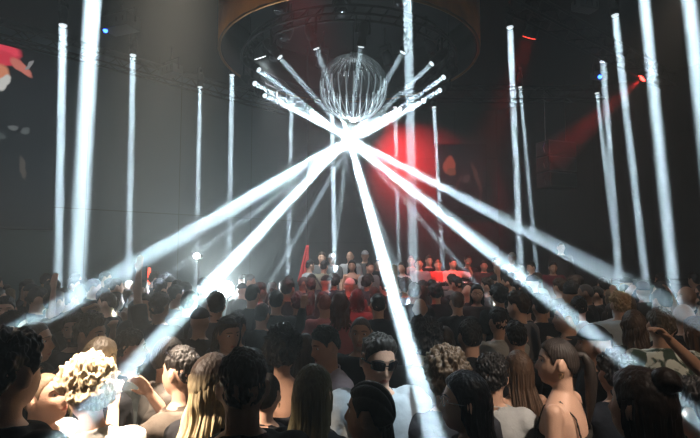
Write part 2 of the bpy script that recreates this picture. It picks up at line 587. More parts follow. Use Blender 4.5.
def person(label, px=None, py=None, h=1.75, yaw=0, fem=False, sk=(0.50, 0.30, 0.21), hair='short', hc=(0.02, 0.015, 0.012), root=None,
           top='tee', tc=(0.02, 0.02, 0.022), top_m=None, L='down', R='down', hy=0, hp=0, hr=0, lean=0.0, q=2, Y=None, z0=0.0, stand=None,
           hairlen=0.28, extras=(), group=None, loc=None, pants=(0.015, 0.015, 0.02), wavy=0.0, stubble=False, hgloss=0.5, seed=None):
    s = h / 1.755
    if seed is None:
        seed = ((px or 3.3) * 0.37 + (py or 1.7) * 0.11 + h * 5.3) % 27.0
    R3 = lambda v: Matrix.Rotation(math.radians(yaw), 3, 'Z') @ v
    headc = Vector((0, 0.018 + lean * 0.71, 1.632)) * s
    if loc is None:
        hw = R3(headc)
        if Y is not None:
            stand = 0.0 if stand is None else stand
            h0 = h
            h = min(1.92, max(1.50, (at(px, py, Y).z - stand) / 0.93))
            z0 = stand
            if abs(h - h0) > 0.09:
                print('HEIGHT', label[:40], round(h0, 2), round(h, 2))
            s = h / 1.755
            headc = Vector((0, 0.018 + lean * 0.71, 1.632)) * s
            hw = R3(headc)
        if Y is None:
            k = (at(px, py, 1.0).z - CAMH)
            Y = (headc.z + z0 - CAMH) / k
        elif stand is None:
            z0 = at(px, py, Y).z - headc.z
        p = at(px, py, Y)
        loc = (p.x - hw.x, p.y - hw.y, max(z0, 0.0))
    root_o = empty('person', loc, math.radians(yaw), label.replace('|', ''), 'person', group)
    vox = {0: 0.0055, 1: 0.0075, 2: 0.011, 3: 0.015}[q]
    fr = {0: 0.0088, 1: 0.0095, 2: 0.0115, 3: 0.014}[q] * s
    near = q <= 1
    SH = lambda v: Vector((v[0], v[1] + lean * max(0, v[2] - 0.92 * s), v[2]))
    shear = lambda R_: [np.stack([r[:, 0], r[:, 1] + lean * np.maximum(0, r[:, 2] - 0.92 * s), r[:, 2]], 1) for r in R_]
    # --- body
    mb = MB()
    mb.rings(shear(torso_secs(s, fem, -0.004 if top != 'bare' else 0.0)))
    nr_ = (0.058 if not fem else 0.048) * s
    nk = SH(Vector((0, -0.012, 1.42)) * s)
    mb.tube([nk, SH(Vector((0, -0.004, 1.49)) * s), headc + Vector((0, -0.018, -0.05)) * s], [nr_ * 1.25, nr_, nr_ * 0.98], 16)
    Mh = Matrix.Translation(headc) @ (Matrix.Rotation(math.radians(hy), 4, 'Z') @ Matrix.Rotation(math.radians(hp), 4, 'X') @ Matrix.Rotation(math.radians(hr), 4, 'Y')) @ Matrix.Scale(s, 4)
    M3 = np.array(Mh.to_3x3())
    Mt = np.array(Mh.translation)
    nu, nv = (120, 80) if near else (48, 32)
    d, _, _ = dirgrid(nu, nv)
    hp_ = headshape(d, fem) @ M3.T + Mt
    mb.rings([hp_[k * nu:(k + 1) * nu] for k in range(nv)])
    Hl = lambda v: Mh @ Vector(v)
    for sd in (-1, 1):
        er = Mh.to_3x3() @ Matrix.Rotation(-sd * 0.40, 3, 'Z')
        mb.ball(Hl((sd * 0.082, -0.010, -0.002)), (0.0085, 0.020, 0.032), 12, er)
    # legs
    for sd in (-1, 1):
        hx = sd * (0.085 if not fem else 0.09)
        mb.tube([Vector((hx, 0, 0.88)) * s, Vector((hx, 0.01, 0.68)) * s, Vector((hx * 1.05, 0.015, 0.48)) * s, Vector((hx * 1.08, -0.005, 0.30)) * s, Vector((hx * 1.1, -0.01, 0.08)) * s],
                [0.088 * s, 0.076 * s, 0.054 * s, 0.052 * s, 0.036 * s], 12)
        mb.tube([Vector((hx * 1.1, -0.03, 0.045)) * s, Vector((hx * 1.2, 0.08, 0.038)) * s, Vector((hx * 1.3, 0.15, 0.028)) * s], [0.042 * s, 0.040 * s, 0.028 * s], 10)
    # arms
    apaths = []
    sx = 0.178 if not fem else 0.150
    for sd, ap in ((-1, L), (1, R)):
        ud, fd, pn, cu = ARMS[ap] if isinstance(ap, str) else ap
        f = Vector((sd, 1, 1))
        ud = Vector([a * b for a, b in zip(ud, f)]).normalized()
        fd = Vector([a * b for a, b in zip(fd, f)]).normalized()
        pn = Vector([a * b for a, b in zip(pn, f)])
        lift = max(0, ud.z) * 0.05
        sh = SH(Vector((sd * sx, -0.005, 1.405 + lift)) * s)
        el = sh + ud * 0.285 * s
        wr = el + fd * 0.255 * s
        k = 1.0 if not fem else 0.82
        mb.tube([sh - ud * 0.02 * s, sh + ud * 0.10 * s, sh + ud * 0.2 * s, el, el + fd * 0.08 * s, el + fd * 0.16 * s, wr],
                [0.052 * s * k, 0.048 * s * k, 0.043 * s * k, 0.038 * s * k, 0.040 * s * k, 0.033 * s * k, (0.027 * s * k)], 12)
        mb.ball(sh + Vector((-sd * 0.01, 0, -0.005)), 0.060 * s * k, 12)
        hand(mb, wr, fd, pn, sd, s * (1 if not fem else 0.92), cu, fr)
        apaths.append((sh, ud, el, fd, wr, k))
    me, co = remesh(mb, vox, 2)
    me.materials.append(skin(sk))
    me.materials.append(mat('lips', (sk[0] * 0.85, sk[1] * 0.5, sk[2] * 0.5), 0.4))
    me.materials.append(mat('stubble', (sk[0] * 0.25, sk[1] * 0.22, sk[2] * 0.22), 0.7, 0, 0.3, 200))
    if near:
        hl = (co - Mt) @ np.linalg.inv(M3).T
        nl = len(me.polygons)
        fc = np.empty(nl * 3)
        me.polygons.foreach_get('center', fc)
        hl = (fc.reshape(-1, 3) - Mt) @ np.linalg.inv(M3).T
        mi = np.zeros(nl, int)
        x, y, z = hl[:, 0], hl[:, 1], hl[:, 2]
        if stubble:
            st = (y > 0.0) & (z > -0.125) & (z < -0.035 - 0.3 * np.clip(0.05 - np.abs(x), 0, 1) * 0) & (z < -0.045 + 0.45 * np.maximum(0, np.abs(x) - 0.03)) & (np.abs(x) < 0.075)
            mi[st] = 2
        mi[(np.abs(x) < 0.023 - 1.2 * np.abs(z + 0.062)) & (y > 0.07) & (np.abs(z + 0.062) < 0.0095)] = 1
        me.polygons.foreach_set('material_index', mi)
    body = link('body', me, root_o)
    # --- clothes
    tm = top_m or cloth(tc)
    cb = MB()
    if top in ('tee', 'long', 'jacket'):
        inf = {'tee': 0.020, 'long': 0.018, 'jacket': 0.030}[top] + (0.022 if 'baggy' in extras else 0)
        cb.rings(shear(torso_secs(s, fem, inf, 0.80, 1.475, 0.02)))
        for sd, (sh, ud, el, fd, wr, k) in zip((-1, 1), apaths):
            i2 = inf * s
            cb.ball(sh + Vector((-sd * 0.012, 0, -0.004)), 0.070 * s * k + i2 * 0.85, 14)
            if top == 'tee':
                cb.tube([sh - ud * 0.03 * s, sh + ud * 0.08 * s, sh + ud * 0.20 * s, sh + ud * 0.215 * s],
                        [0.056 * s * k + i2, 0.056 * s * k + i2, 0.056 * s * k + i2 * 1.1, 0.048 * s * k + i2 * 1.1], 14, caps=False)
            else:
                cb.tube([sh - ud * 0.03 * s, sh + ud * 0.14 * s, el - ud * 0.01 * s, el + fd * 0.03 * s, el + fd * 0.12 * s, wr - fd * 0.012 * s],
                        [0.056 * s * k + i2, 0.052 * s * k + i2, 0.045 * s * k + i2, 0.044 * s * k + i2, 0.040 * s * k + i2, 0.034 * s * k + i2 * 0.6], 14, caps=False)
        # neckband
        ring = []
        cr = (0.068 if not fem else 0.060) * s + (0.01 if top == 'jacket' else 0)
        for i in range(17):
            a = 2 * PI * i / 16
            ring.append(SH(Vector((cr * math.cos(a) * 1.08, cr * math.sin(a) - 0.006 * s, (1.482 - 0.018 * math.sin(a)) * s))))
        cb.tube(ring, [0.010 * s if top != 'jacket' else 0.017 * s] * 17, 8)
        cm, _ = remesh(cb, 0.010 if near else 0.016, 3, 0.011 if near else 0.006, seed + 1)
        cm.materials.append(tm)
        link('jacket' if top == 'jacket' else 'shirt', cm, root_o)
    elif top == 'strap':
        cb.rings(shear(torso_secs(s, fem, 0.010, 0.80, 1.30, 0.012)))
        for sd in (-1, 1):
            pts = [SH(Vector((sd * 0.085, -0.112, 1.28)) * s), SH(Vector((sd * 0.088, -0.088, 1.40)) * s), SH(Vector((sd * 0.090, -0.02, 1.468)) * s),
                   SH(Vector((sd * 0.088, 0.06, 1.435)) * s), SH(Vector((sd * 0.085, 0.118, 1.28)) * s)]
            cb.tube(pts, [0.008 * s] * 5, 8)
        cm, _ = remesh(cb, 0.009 if near else 0.014, 2, 0.002, seed + 1)
        cm.materials.append(tm)
        link('strap_top', cm, root_o)
    pb = MB()
    pb.rings(torso_secs(s, fem, 0.010, 0.80, 0.99))
    for sd in (-1, 1):
        hx = sd * (0.085 if not fem else 0.09)
        pb.tube([Vector((hx, 0, 0.86)) * s, Vector((hx, 0.01, 0.68)) * s, Vector((hx * 1.05, 0.015, 0.48)) * s, Vector((hx * 1.1, -0.005, 0.10)) * s],
                [0.100 * s, 0.092 * s, 0.075 * s, 0.068 * s], 12, caps=False)
    pm, _ = remesh(pb, 0.022, 2, 0.003, seed)
    pm.materials.append(cloth(pants))
    link('trousers', pm, root_o)
    # --- hair
    hm = hairmat(hc, root, gloss=hgloss)
    hb = MB()
    I = Mh
    if hair not in ('bald', 'cap', 'beanie'):
        cap = {'long': 'curtain', 'bun': 'slick', 'tail': 'slick', 'halfbun': 'curtain', 'bob': 'curtain'}.get(hair, hair)
        hair_cap(hb, cap, seed, near, I)
        if hair in ('long', 'halfbun'):
            hair_curtain(hb, hairlen, seed, near, I, wavy=wavy)
        if hair == 'bob':
            hair_curtain(hb, 0.13, seed, near, I, wavy=wavy, wide=1.06)
        if hair in ('bun', 'halfbun'):
            hb.ball(Hl((0, -0.075, 0.105)), 0.042 * s, 16)
            hb.tube([Hl((0.03 * math.cos(a), -0.075 + 0.035 * math.sin(a), 0.10 + 0.012 * math.sin(2 * a))) for a in np.linspace(0, 5.8, 14)], [0.014 * s] * 14, 8)
        if hair == 'tail':
            hb.tube([Hl(p) for p in ((0, -0.085, 0.045), (0, -0.118, 0.05), (0, -0.142, 0.01), (0, -0.150, -0.08), (0.01, -0.145, -0.18), (0.015, -0.138, -0.28))],
                    [0.018 * s, 0.017 * s, 0.026 * s, 0.030 * s, 0.024 * s, 0.008 * s], 12)
        if hair == 'rows':
            for k in range(5):
                x0 = (k - 2) * 0.022
                hb.tube([Hl((x0, -0.085 + abs(x0) * 0.3, -0.03)), Hl((x0 * 1.1, -0.080, -0.10)), Hl((x0 * 1.3, -0.085, -0.18))], [0.009 * s] * 3, 8)
        o = hb.build('hair', hm, root_o, True)
    else:
        if hair == 'cap':
            dd, A, E_ = dirgrid(60, 36)
            b0 = headshape(dd)
            m = sstep((b0[:, 2] - 0.040) / 0.012 + 0.4)
            P = b0 + dd * (-0.008 + 0.022 * m)[:, None]
            P = P @ M3.T + Mt
            kb = MB()
            kb.rings([P[k * 60:(k + 1) * 60] for k in range(36)])
            br = []
            for t in np.linspace(0, 1, 7):
                wdt = 0.070 * math.sqrt(max(0.02, 1 - t * t * 0.95))
                a = np.linspace(0, 2 * PI, 16, endpoint=False)
                q_ = np.stack([np.cos(a) * wdt, np.full(16, 0.075 + t * 0.085), 0.050 - 0.012 * t + np.sin(a) * 0.003 - (np.cos(a) * wdt) ** 2 * 2.2], 1)
                br.append(q_ @ M3.T + Mt)
            kb.rings(br)
            kb.build('cap', cloth(hc), root_o, True)
        elif hair == 'beanie':
            dd, A, E_ = dirgrid(60, 36)
            b0 = headshape(dd)
            m = sstep((b0[:, 2] - 0.030) / 0.012 + 0.4)
            P = (b0 + dd * (-0.008 + 0.026 * m + 0.012 * sstep((b0[:, 2] - .05) / .05))[:, None]) @ M3.T + Mt
            kb = MB()
            kb.rings([P[k * 60:(k + 1) * 60] for k in range(36)])
            kb.build('beanie', cloth(hc), root_o, True)
    # --- eyes and brows (faces that can be read)
    if near:
        for sd in (-1, 1):
            e = MB()
            e.ball((0, 0, 0), 0.0112 * s, 14)
            eo = e.build('eye', mat('eye_white', (0.7, 0.68, 0.64), 0.2), root_o, True)
            eo.location = Hl((sd * 0.031, 0.0672, 0.012))
            i = MB()
            i.ball((0, 0, 0), (0.0058 * s, 0.0028 * s, 0.0058 * s), 12, Mh.to_3x3())
            io = i.build('iris', mat('iris', (0.03, 0.02, 0.015), 0.1), eo, True)
            io.location = (Mh.to_3x3() @ Vector((0, 0.0098, 0)))
            bq = MB()
            pts = []
            for t in np.linspace(-1, 1, 7):
                xx = 0.032 + 0.018 * t
                zz = 0.033 + 0.003 * (1 - t * t) - 0.002 * t
                yy = headshape(np.array([Vector((sd * xx / 0.0755, math.sqrt(max(0.1, 1 - (xx / 0.0755) ** 2 - (zz / 0.118) ** 2)), zz / 0.118))]), fem)[0][1]
                pts.append(Hl((sd * xx, yy + 0.001, zz)))
            bq.tube(pts, [0.0018 * s, 0.003 * s, 0.0036 * s, 0.0036 * s, 0.003 * s, 0.0024 * s, 0.0014 * s], 6)
            bq.build('eyebrow', hairmat(tuple(c * 0.6 for c in hc)), root_o, True)
    # --- things worn
    if 'shades' in extras or 'shades_up' in extras or 'glasses' in extras:
        up = 'shades_up' in extras
        oz, oy, tilt = (0.100, -0.012, 0.6) if up else (0.012, 0.0, 0.0)
        g = MB()
        T = lambda x, y, z: Hl((x, (y * math.cos(tilt) - (z) * math.sin(tilt)) + oy, (y * math.sin(tilt) * 0.3 + z * math.cos(tilt)) + oz))
        hh = 0.019 if 'glasses' not in extras else 0.017
        for sd in (-1, 1):
            rings = []
            for t in np.linspace(0, 1, 8):
                xx = 0.008 + 0.058 * t
                hz = hh * (0.55 + 0.75 * math.sin(PI * (0.18 + 0.62 * t)))
                yy = 0.101 - 0.033 * t ** 2.0
                a = np.linspace(0, 2 * PI, 14, endpoint=False)
                rings.append(np.array([tuple(T(sd * xx, yy + 0.004 * math.sin(b_) * 0 + 0.003 * math.cos(b_), hz * math.sin(b_) * 0.95)) for b_ in a]))
            if 'glasses' in extras:
                loop = [T(sd * (0.032 + 0.022 * math.cos(a)), 0.096 - 0.012 * (0.5 + 0.5 * math.cos(a)), 0.019 * math.sin(a)) for a in np.linspace(0, 2 * PI, 17)]
                g.tube(loop, [0.0022] * 17, 6)
            else:
                g.rings(rings)
            g.tube([T(sd * 0.064, 0.072, 0.004), T(sd * 0.083, 0.045, 0.006), T(sd * 0.086, 0.0, 0.003)], [0.0045 if 'glasses' not in extras else 0.002] * 3, 8)
        g.tube([T(-0.012, 0.101, 0.004), T(0, 0.105, 0.006), T(0.012, 0.101, 0.004)], [0.003] * 3, 8)
        m = mat('black_lens', (0.008, 0.008, 0.01), 0.12, 0, 0.0) if 'glasses' not in extras else mat('pale_frame', (0.75, 0.78, 0.8), 0.2, 0.8)
        tagp = g.build('sunglasses' if 'glasses' not in extras else 'glasses', m, root_o, True)
    if 'earring' in extras:
        for sd in (-1, 1):
            g = MB()
            g.tube([Hl((sd * 0.082, -0.008 + 0.010 * math.cos(a), -0.044 + 0.012 * math.sin(a))) for a in np.linspace(0, 2 * PI, 13)], [0.0018] * 13, 6)
            g.build('earring', mat('gold', (0.8, 0.6, 0.25), 0.25, 1.0), root_o, True)
    if 'watch' in extras:
        sh, ud, el, fd, wr, k = apaths[1]
        g = MB()
        g.cyl(wr - fd * 0.035, wr - fd * 0.012, 0.031 * s, n=18)
        g.ball(wr - fd * 0.023 + Vector((0, -0.03, 0)), (0.016, 0.006, 0.016), 12)
        g.build('watch', mat('steel', (0.6, 0.6, 0.62), 0.25, 1.0), root_o, True)
    if 'headphones' in extras:
        g = MB()
        g.tube([Hl((0.100 * math.cos(a), -0.005, 0.002 + 0.135 * math.sin(a))) for a in np.linspace(0.05, PI - 0.05, 17)], [0.008] * 17, 8)
        for sd in (-1, 1):
            g.ball(Hl((sd * 0.094, -0.006, 0.0)), (0.018, 0.036, 0.042), 14, Mh.to_3x3())
        g.build('headphones', mat('black_plastic', (0.02, 0.02, 0.02), 0.35), root_o, True)
    if 'strap' in extras:
        g = MB()
        pts = [SH(Vector(p) * s) for p in ((-0.10, -0.135, 1.40), (-0.02, -0.148, 1.26), (0.10, -0.138, 1.10), (0.17, -0.08, 0.99), (0.17, 0.05, 1.0), (0.02, 0.148, 1.24), (-0.10, 0.125, 1.41), (-0.11, 0.0, 1.49), (-0.10, -0.135, 1.40))]
        g.tube(pts, [(0.016, 0.004)] * len(pts), 8)
        g.build('bag_strap', mat('black_leather', (0.015, 0.015, 0.015), 0.5), root_o, True)
    if 'chain' in extras:
        g = MB()
        g.tube([SH(Vector((0.075 * math.cos(a), 0.085 * math.sin(a) - 0.004 + 0.03 * max(0, math.sin(a)), 1.488 - 0.035 * max(0, math.sin(a)))) * s) for a in np.linspace(0, 2 * PI, 25)], [0.0025] * 25, 6)
        g.build('necklace', mat('silver', (0.7, 0.7, 0.72), 0.25, 1.0), root_o, True)
    return root_o


def copy_person(src, loc, yaw, scale, label, group):
    r = src.copy()
    COL.objects.link(r)
    r.location = loc
    r.rotation_euler = (0, 0, math.radians(yaw))
    r.scale = (scale,) * 3
    tag(r, label, 'person', group)
    for ch in src.children:
        c = ch.copy()
        COL.objects.link(c)
        c.parent = r
        for g in ch.children:
            g2 = g.copy()
            COL.objects.link(g2)
            g2.parent = c
    return r

# ------------------------------------------------------------------ the room
ZC = 6.2
STAGE_Z = 0.30


def floor_mat():
    m, nt, b = newmat('club_floor')
    tc = nt.nodes.new('ShaderNodeTexCoord')
    nz = nt.nodes.new('ShaderNodeTexNoise')
    nz.inputs['Scale'].default_value = 3
    rp = nt.nodes.new('ShaderNodeValToRGB')
    rp.color_ramp.elements[0].color = (0.010, 0.010, 0.011, 1)
    rp.color_ramp.elements[1].color = (0.035, 0.034, 0.036, 1)
    nt.links.new(tc.outputs['Object'], nz.inputs['Vector'])
    nt.links.new(nz.outputs[0], rp.inputs[0])
    nt.links.new(rp.outputs[0], b.inputs['Base Color'])
    b.inputs['Roughness'].default_value = 0.45
    return m


def panel_mat(name, c, seam, w=1.2, h=2.4, rough=0.75):
    m, nt, b = newmat(name)
    tc = nt.nodes.new('ShaderNodeTexCoord')
    br = nt.nodes.new('ShaderNodeTexBrick')
    br.inputs['Color1'].default_value = rgba(c)
    br.inputs['Color2'].default_value = rgba([x * 1.25 for x in c])
    br.inputs['Mortar'].default_value = rgba(seam)
    br.inputs['Scale'].default_value = 1
    br.inputs['Mortar Size'].default_value = 0.008
    br.inputs['Brick Width'].default_value = w
    br.inputs['Row Height'].default_value = h
    br.offset = 0
    mp = nt.nodes.new('ShaderNodeMapping')
    mp.inputs['Rotation'].default_value = (PI / 2, 0, 0)
    nt.links.new(tc.outputs['Object'], mp.inputs[0])
    nt.links.new(mp.outputs[0], br.inputs['Vector'])
    nt.links.new(br.outputs['Color'], b.inputs['Base Color'])
    b.inputs['Roughness'].default_value = rough
    return m


def wall(name, a, b, m, z1=ZC, th=0.2):
    a, b = Vector((a[0], a[1], 0)), Vector((b[0], b[1], 0))
    L = (b - a).length
    mb = MB()
    mb.box((L / 2, -th / 2, z1 / 2), (L + 0.2, th, z1))
    o = struct(name, mb, m)
    o.location = a
    o.rotation_euler = (0, 0, math.atan2(b.y - a.y, b.x - a.x))
    return o


struct('floor', MB().box((0, 5.2, -0.05), (20, 17, 0.1)), floor_mat())
struct('ceiling', MB().box((0, 5.2, ZC + 0.05), (20, 17, 0.1)), mat('black_ceiling', (0.006, 0.006, 0.007), 0.9))
WL = (Vector((-9.2, 5.0, 0)), Vector((-1.2, 13.2, 0)))
grey_wall = panel_mat('grey_wall_panels', (0.078, 0.105, 0.112), (0.02, 0.02, 0.02), 1.9, 3.0)
dark_wall = panel_mat('dark_wall_panels', (0.022, 0.018, 0.020), (0.008, 0.008, 0.008))
wall('wall_left', (-1.2, 13.2), (-9.2, 5.0), grey_wall)
wall('wall_back', (4.2, 13.2), (-1.2, 13.2), panel_mat('back_wall_panels', (0.040, 0.036, 0.036), (0.012, 0.012, 0.012)))
wall('wall_right', (9.4, 8.0), (4.2, 13.2), dark_wall)
wall('wall_left_side', (-9.2, 5.0), (-9.2, -3.0), dark_wall)
wall('wall_right_side', (9.4, -3.0), (9.4, 8.0), dark_wall)
wall('wall_front', (-9.2, -3.0), (9.4, -3.0), dark_wall)

# haze that fills the room
hz = MB().box((0.1, 5.15, ZC / 2), (18.3, 15.9, ZC - 0.02)).build('haze', volmat('room_haze', 0.013, 0.35, (0.93, 1.0, 0.99)))
tag(hz, 'thin white stage haze filling the whole club', 'haze', kind='stuff')

# stage and side riser
black = mat('matt_black', (0.012, 0.012, 0.013), 0.6)
blackm = mat('black_metal', (0.010, 0.010, 0.011), 0.55, 0.0, spec=0.25)
steel = mat('steel', (0.6, 0.6, 0.62), 0.25, 1.0)
sg = empty('stage_platform', (1.0, 10.45, 0), 0, 'low black stage platform under the DJ booth and its guests', 'stage')
MB().box((0, 0, STAGE_Z / 2), (6.4, 3.3, STAGE_Z)).build('deck', black, sg, bevel=0.01)
MB().box((0, -1.66, STAGE_Z / 2 - 0.02), (6.4, 0.02, STAGE_Z - 0.06)).build('fascia', mat('stage_fascia', (0.03, 0.03, 0.032), 0.7), sg)
rs_ = empty('side_riser', (5.43, 9.65, 0), 0, 'dark raised platform behind the metal railing', 'platform')
MB().box((0, 0, 0.3), (2.35, 1.9, 0.6)).build('deck', black, rs_, bevel=0.01)


# ------------------------------------------------------------------ beam lamps
beam_haze = volmat('lit_haze', 0.07, 0.52)
beam_haze_thin = volmat('lit_haze_thin', 0.04, 0.52)
lensm = emit('lamp_lens', (0.85, 0.95, 1.0), 1.0)


def beam_light(label, a, b, r0, r1, power, group=None, spread=2.4, stop=0.02, haze=None, hang=True, hang_z=ZC, body_r=0.07, col=BEAM_COL, dim=1.0):
    a, b = Vector(a), Vector(b)
    d = (b - a).normalized()
    if b.z > stop and d.z < 0:
        pass
    root = empty('stage_light', a, 0, label, 'stage light', group)
    root.rotation_mode = 'QUATERNION'
    q = aim(d)
    root.rotation_quaternion = q
    # housing (local -z is the beam direction)
    hb = MB()
    R = []
    n = 20
    ca = np.linspace(0, 2 * PI, n, endpoint=False)
    for z, r in ((-0.012, body_r * 0.98), (0.0, body_r), (0.05, body_r), (0.055, body_r * 0.9), (0.12, body_r * 0.9), (0.125, body_r * 1.05), (0.24, body_r * 1.0), (0.29, body_r * 0.75), (0.30, body_r * 0.3)):
        R.append(np.stack([np.cos(ca) * r, np.sin(ca) * r, np.full(n, z + 0.012)], 1))
    hb.rings(R)
    hb.build('housing', blackm, root, True)
    lb = MB()
    lb.cyl((0, 0, -0.012), (0, 0, 0.004), r0 * 0.98, n=20)
    lb.build('lens', lensm, root)
    # yoke, in the lamp's own frame
    yb = MB()
    up = q.inverted() @ Vector((0, 0, 1))
    side = Vector((1, 0, 0))
    c = Vector((0, 0, 0.17))
    if abs(up.dot(side)) > 0.9:
        side = Vector((0, 1, 0))
    side = (side - up * side.dot(up)).normalized()
    e1, e2 = c + side * (body_r + 0.03), c - side * (body_r + 0.03)
    top = up * 0.22
    yb.tube([e1, e1 + top, c + top + up * 0.03, e2 + top, e2], [(0.010, 0.018)] * 5, 8)
    yb.tube([e1, c + side * body_r * 0.8], [0.014, 0.014], 8)
    yb.tube([e2, c - side * body_r * 0.8], [0.014, 0.014], 8)
    if hang:
        h0 = c + top
        hgt = hang_z - (a.z + (q @ h0).z)
        if hgt > 0.03:
            yb.cyl(h0, h0 + up * hgt, 0.014, n=8)
    yb.build('yoke', blackm, root)
    # the lit shaft of haze in front of the lens
    L = (b - a).length
    if L > 0.1:
        R = []
        n = 24
        ca = np.linspace(0, 2 * PI, n, endpoint=False)
        for t in (1, 0.75, 0.5, 0.25, 0):
            r = (r0 + (r1 - r0) * t) * (1.0 + 0.22 * min(1, t * 4))
            R.append(np.stack([np.cos(ca) * r, np.sin(ca) * r, np.full(n, -0.015 - t * L)], 1))
        MB().rings(R).build('light_beam', haze or beam_haze, root)
    l = bpy.data.lights.new('beam_lamp', 'AREA')
    l.shape = 'SQUARE'
    l.size = 1.6 * r0
    l.energy = power
    l.spread = math.radians(spread)
    l.color = col
    lo = bpy.data.objects.new('beam_lamp', l)
    COL.objects.link(lo)
    lo.parent = root
    lo.location = (0, 0, -0.03)
    return root


def to_z(a, b, z=0.0):
    a, b = Vector(a), Vector(b)
    d = (b - a).normalized()
    return a + d * ((a.z - z) / -d.z)


# ring of sixteen lamps under the drum, all crossing at one point
CX = at(349, 138, 6.4)
RR = 1.53
RZ = 4.87
ring_c = Vector((CX.x, 7.5, 0))
CROSS = {118.5: 145, 96: 142.6, 73.5: 145, 51: 143, 28.5: 146, -129: 139, -84: 136, -151.5: 141, -174: 141, 163.5: 137, -39: 137}
RING = [
    (-61.5, 'ring lamp under the drum whose faint beam starts beside the dark wall panels', 0.9),
    (-39, 'ring lamp with a dim shaft, second from the drum side nearest the grey wall', 0.9),
    (-16.5, 'ring lamp at the near rim with a dim shaft just beside the glass globe', 0.9),
    (6, 'ring lamp at the near rim shining straight over the centre of the glass globe', 0.9),
    (28.5, 'ring lamp at the near rim whose shaft passes behind the broad vertical beam', 0.9),
    (51, 'ring lamp of the drum half hidden behind the broad vertical beam', 0.9),
    (73.5, 'ring lamp of the drum with a clear shaft above the bright lowest pair', 0.9),
    (96, 'ring lamp of the drum beside the red glow, upper of the bright pair', 0.7),
    (118.5, 'ring lamp of the drum beside the red glow, lower of the bright pair', 0.7),
    (141, 'far ring lamp whose beam slants to the smiling man by the grey wall', 1.0),
    (163.5, 'far ring lamp whose wide beam lands on the blond curly dancer', 1.25),
    (-174, 'far ring lamp whose wide beam drops beside the man in sunglasses', 1.25),
    (-151.5, 'far ring lamp whose beam slants down over the big dark hair bun', 1.25),
    (-129, 'far ring lamp behind the glass globe on the side of the grey wall', 0.6),
    (-106.5, 'ring lamp with a bright shaft, lowest on the drum side nearest the grey wall', 0.7),
    (-84, 'ring lamp with a bright shaft, second lowest by the grey wall side', 1.0),
]
for th, lab, pw in RING:
    a_ = math.radians(th)
    a = Vector((ring_c.x + RR * math.sin(a_), 7.5 - RR * math.cos(a_), RZ))
    c = at(349, CROSS.get(th, 138), 6.4)
    d = (c - a).normalized()
    b = to_z(a, c, 0.0)
    # stop at the walls
    t = 0.0
    while t < (b - a).length:
        p = a + d * t
        wl = (p.x + 9.2) / 8.0 * 8.2 + 5.0
        wr = 8.0 + (9.4 - p.x)
        if p.y > 13.1 or p.y > wl - 0.1 or p.y > wr - 0.1 or abs(p.x) > 9.0 or p.y < -2.8:
            break
        t += 0.05
    if t < (b - a).length:
        b = a + d * t
    elif b.y > 8.8 and -2.2 < b.x < 4.2:
        b = to_z(a, c, STAGE_Z)
    near_side = abs(th) < 80
    rg = beam_light(lab, a, b, 0.040, 0.024, BEAM_POWER * 0.42 * pw, 'ring lamps crossing under the drum', spread=0.3, haze=beam_haze_thin, hang_z=RZ + 0.36, body_r=0.066)

VERT = [  # top pixel, bottom pixel, depth, lens radius, foot radius, power factor, label
    (63, 25, 58, 300, 7.2, 0.060, 0.075, 1.3, 'stage light with a crisp vertical beam beside the broad soft one by the screen'),
    (96, -60, 72, 372, 4.9, 0.085, 0.115, 1.3, 'stage light throwing the broad soft vertical beam by the wall screen'),
    (133, 55, 128, 310, 8.3, 0.055, 0.070, 1.0, 'stage light with a vertical beam below the boxy fixture with a blue lamp'),
    (200, 87, 197, 250, 9.9, 0.050, 0.062, 1.0, 'stage light with a vertical beam falling onto the bright floor lamps'),
    (232, 75, 229, 265, 9.2, 0.052, 0.062, 1.0, 'stage light with a vertical beam just outside the gold drum rim'),
    (292, 92, 288, 270, 10.2, 0.050, 0.062, 1.0, 'stage light with a vertical beam above the red drape'),
    (332, 112, 335, 290, 10.8, 0.060, 0.070, 1.3, 'stage light with a vertical beam falling among the stage guests'),
    (395, 107, 399, 262, 11.3, 0.050, 0.060, 0.8, 'stage light with a thin vertical beam behind the broad one near the globe'),
    (406, -60, 415, 330, 4.6, 0.052, 0.075, 0.8, 'stage light throwing the broad vertical beam past the glass globe'),
    (434, 107, 443, 270, 10.9, 0.050, 0.062, 1.0, 'stage light with a vertical beam falling in front of the DJ'),
    (510, 27, 522, 300, 7.2, 0.052, 0.068, 1.1, 'stage light with the taller vertical beam of the pair before the dark wall'),
    (520, 87, 536, 262, 9.9, 0.040, 0.050, 0.9, 'stage light with the shorter thinner vertical beam of the pair before the dark wall'),
    (597, 93, 620, 292, 9.8, 0.045, 0.060, 0.9, 'stage light with the shortest vertical beam before the railing'),
    (603, 61, 621, 290, 8.6, 0.060, 0.075, 0.7, 'stage light with a blurred vertical beam beside the small blue lamp'),
    (615, 15, 647, 292, 6.9, 0.052, 0.070, 1.1, 'stage light with a vertical beam cutting through the red light cone'),
    (638, -60, 675, 300, 5.4, 0.060, 0.085, 1.3, 'stage light throwing a tall broad beam beside the red spotlight'),
    (676, -120, 722, 300, 4.3, 0.060, 0.080, 1.3, 'stage light with a beam leaving the frame beside the railing'),
]
for x0, y0, x1, y1, Y, r0, r1, pw, lab in VERT:
    a = at(x0, y0, Y)
    if a.z > ZC - 0.35:
        a = a + (at(x1, y1, Y) - a) * ((a.z - (ZC - 0.35)) / (a.z - at(x1, y1, Y).z))
    b = at(x1, y1, Y)
    st = STAGE_Z if (b.y > 8.8 and -2.2 < b.x < 4.2) else (0.6 if (b.y > 8.65 and 4.25 < b.x < 6.6) else 0.0)
    b = to_z(a, b, st)
    beam_light(lab, a, b, r0, r1, BEAM_POWER * pw * (r0 / 0.055) ** 2 * 0.78, 'vertical beam lamps on the ceiling', spread=0.8)

